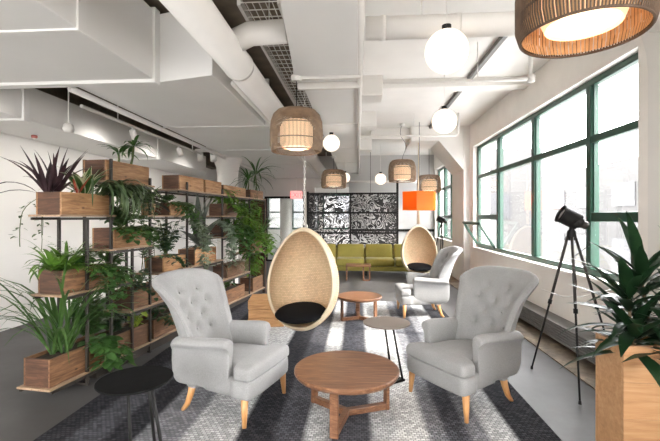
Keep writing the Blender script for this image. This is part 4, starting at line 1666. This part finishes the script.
for k in range(80):
    s_ = R1.uniform(.52, .80)
    p = W(s_, R1.uniform(0, .10), 1.70)
    d = (-SV * R1.uniform(.1, .5) + SU * R1.uniform(-.2, .35) + Vector((0, 0, R1.uniform(.2, .5))))
    m.blade(p, d, R1.uniform(.40, .80), .022, R1.uniform(3.4, 4.2), 14, 'strap', .2)
plant('trailing_cactus', 'long flat trailing cactus stems hanging from the fifth board box', m, None, 'cactus')
m, st = MB(), MB()
for k in range(3):
    vines(m, st, [W(.3 + .05 * k, .30, 1.66)], (.4, .65), .03, R1, 20, out=SV)
plant('trailing_cactus', 'thin sparse trailing stems hanging behind the fifth board box', m, st, 'cactus')
# top board box: spindly palm, plus trailing mass below
m, st = MB(), MB()
palmy(m, st, W(1.16, .16, 2.03), .24, 18, (.17, .28), (.03, .042), R1, -20, 65, (.8, 1.8), 'lance')
palmy(m, st, W(1.02, .20, 2.03), .14, 14, (.18, .26), (.03, .04), R1, -10, 70, (.6, 1.4), 'lance')
plant('spindly_palm', 'spindly palm standing in the box on the high top board', m, st, 'green')
m, st = MB(), MB()
vines(m, st, [W(s_, .06, 1.83) for s_ in (.74, .82, .92, 1.0, 1.08)], (.35, .75), .045, R1, 60)
for k in range(24):
    p = W(R1.uniform(.7, 1.05), R1.uniform(0, .2), 1.80)
    m.blade(p, (-SV * R1.uniform(.2, 1) + SU * R1.uniform(-.6, .6) + Vector((0, 0, .25))), R1.uniform(.25, .5), .028, R1.uniform(1.5, 2.4), 8, 'lance', .2)
plant('hanging_fern', 'green hanging mass under the high top board', m, st, 'cactus')
m = MB()
for az, el, l in ((-.2, 5, .42), (.25, -8, .45), (-.6, 18, .38), (.6, 10, .36), (1.2, 20, .3)):
    d = -SV * math.sin(az) * .6 + SU * math.cos(az) + Vector((0, 0, math.tan(rad(el))))
    m.blade(W(1.02, .02, 1.70), d - SV * .35, l, .15, .5, 8, 'paddle', .15)
plant('black_leaf_plant', 'plant with broad blackish leaves below the high top board', m, mat='black')
# fifth board second bay
m = MB()
rosette(m, W(1.46, .16, 1.64), 30, (.20, .36), (.022, .032), 15, 85, (.8, 1.8), 'lance', R1, .2, .015)
plant('spider_plant', 'spiky spider plant in the pale tan pot', m, mat='green')
m, st = MB(), MB()
vines(m, st, [W(s_, .02, 1.68) for s_ in (1.68, 1.78, 1.86, 1.95)], (.3, .65), .05, R1, 60)
bush(m, st, W(1.83, .16, 1.66), .12, .15, .12, 60, .045, R1)
plant('trailing_pothos', 'trailing pothos hanging from the small box beside the tan pot', m, st, 'green')
m, st = MB(), MB()
bush(m, st, W(1.78, .15, 1.03), .15, .28, .40, 220, .05, R1)
vines(m, st, [W(1.6, .0, 1.05), W(1.5, .0, 1.05)], (.2, .45), .05, R1, 55)
plant('leafy_plant', 'bushy dark plant in the orange brown box above the armchair back', m, st, 'deep')
# zz plant between
m, st = MB(), MB()
for k in range(6):
    p0 = W(1.40 + .03 * k, .2, .9)
    tip = p0 + Vector((R1.uniform(-.06, .06), R1.uniform(-.06, .06), R1.uniform(.35, .5)))
    st.tube([p0, tip], .004, 4)
    for j in range(8):
        q = p0.lerp(tip, .35 + .08 * j)
        for sg in (1, -1):
            m.blade(q, SU * sg + Vector((0, 0, .5)), .08, .028, .3, 3, 'lance', .1)
plant('zamia_plant', 'upright plant with paired small leaves in the gap between shelf bays', m, st, 'deep')
# big grey leaves and silver vines
m, st = MB(), MB()
for az, el, l in ((-1.2, 68, .62), (-.5, 80, .70), (.15, 85, .72), (.6, 74, .66), (1.3, 40, .70), (1.5, 22, .60), (-1.6, 35, .5), (2.5, 60, .5), (3.4, 70, .5)):
    d = (SU * math.sin(az) - SV * .25 * math.cos(az)) * math.cos(rad(el)) + Vector((0, 0, math.sin(rad(el))))
    m.blade(W(2.52, .12, 1.10), d, l * 1.12, .115, .45, 10, 'lance', .3)
for k in range(26):
    az = k * 2.399
    el = rad(R1.uniform(5, 60))
    m.blade(W(2.55, .12, 1.08), (math.cos(az) * math.cos(el), math.sin(az) * math.cos(el), math.sin(el)), R1.uniform(.25, .42), .035, 1.3, 8, 'lance', .25)
plant('grey_agave', 'big grey spear leaved plant in the third board box', m, None, 'grey')
m, st = MB(), MB()
vines(m, st, [W(s_, .01, z) for s_, z in ((2.08, 1.45), (2.14, 1.42), (2.2, 1.4))], (.5, .75), .05, R1, 75, spread=.05)
plant('silver_vine', 'silver green trailing vine beside the big grey leaves', m, st, 'silver')
m, st = MB(), MB()
vines(m, st, [W(s_, .01, z) for s_, z in ((2.86, 1.45), (2.92, 1.42), (2.98, 1.4))], (.6, .85), .05, R1, 75, spread=.05)
plant('silver_vine', 'second silver green trailing vine farther along the shelf', m, st, 'silver')
m, st = MB(), MB()
bush(m, st, W(2.5, .16, .33), .13, .35, .4, 160, .05, R1)
plant('leafy_plant', 'dark leafy plant behind the armchair back in the fourth lowest trough', m, st, 'deep')
# far bays
m, st = MB(), MB()
bush(m, st, W(3.35, .12, 1.70), .18, .30, .22, 170, .06, R1, 'ovate')
vines(m, st, [W(s_, .0, 1.70) for s_ in (3.3, 3.45, 3.55)], (.3, .6), .06, R1, 60)
plant('philodendron', 'bright green philodendron in the dark box under the top row', m, st, 'bright')
m, st = MB(), MB()
vines(m, st, [W(s_, .0, z) for s_ in (3.15, 3.3, 3.45, 3.6, 3.75) for z in (1.38, 1.36)], (.35, .7), .06, R1, 55)
bush(m, st, W(3.45, .14, 1.37), .15, .35, .22, 120, .055, R1)
plant('trailing_pothos', 'trailing green plant on the fourth board near the far shelf end', m, st, 'green')
m = MB()
for k in range(70):
    s_ = R1.uniform(3.25, 3.8)
    m.blade(W(s_, R1.uniform(0, .2), .72), -SV * R1.uniform(.3, 1) + SU * R1.uniform(-.5, .5) + Vector((0, 0, R1.uniform(.1, .9))), R1.uniform(.25, .45), .014, R1.uniform(1.6, 2.6), 7, 'strap', .2)
plant('dry_grass_plant', 'dry brownish grassy plant on the second board near the far shelf end', m, mat='dry')
m, st = MB(), MB()
bush(m, st, W(4.3, .12, 1.08), .22, .35, .75, 330, .075, R1, 'ovate')
vines(m, st, [W(s_, -.02, 1.2) for s_ in (4.1, 4.25, 4.4, 4.6)], (.3, .6), .065, R1, 60)
plant('philodendron', 'tall bright philodendron on the third board at the far shelf end', m, st, 'bright')
m, st = MB(), MB()
palmy(m, st, W(4.50, .05, 2.0), .30, 30, (.35, .62), (.028, .04), R1, -20, 75, (.9, 1.9), 'lance')
palmy(m, st, W(4.35, .15, 2.0), .18, 18, (.3, .5), (.028, .04), R1, -20, 70, (.9, 1.9), 'lance')
plant('feathery_palm', 'feathery palm rising from the last box of the long top row', m, st, 'green')
m = MB()
rosette(m, W(4.72, .02, 1.13), 26, (.45, .8), (.02, .03), 20, 85, (.8, 1.9), 'strap', R1)
plant('strap_leaf_plant', 'grassy strap leaved plant at the far shelf end before the glass partition', m, mat='strap')
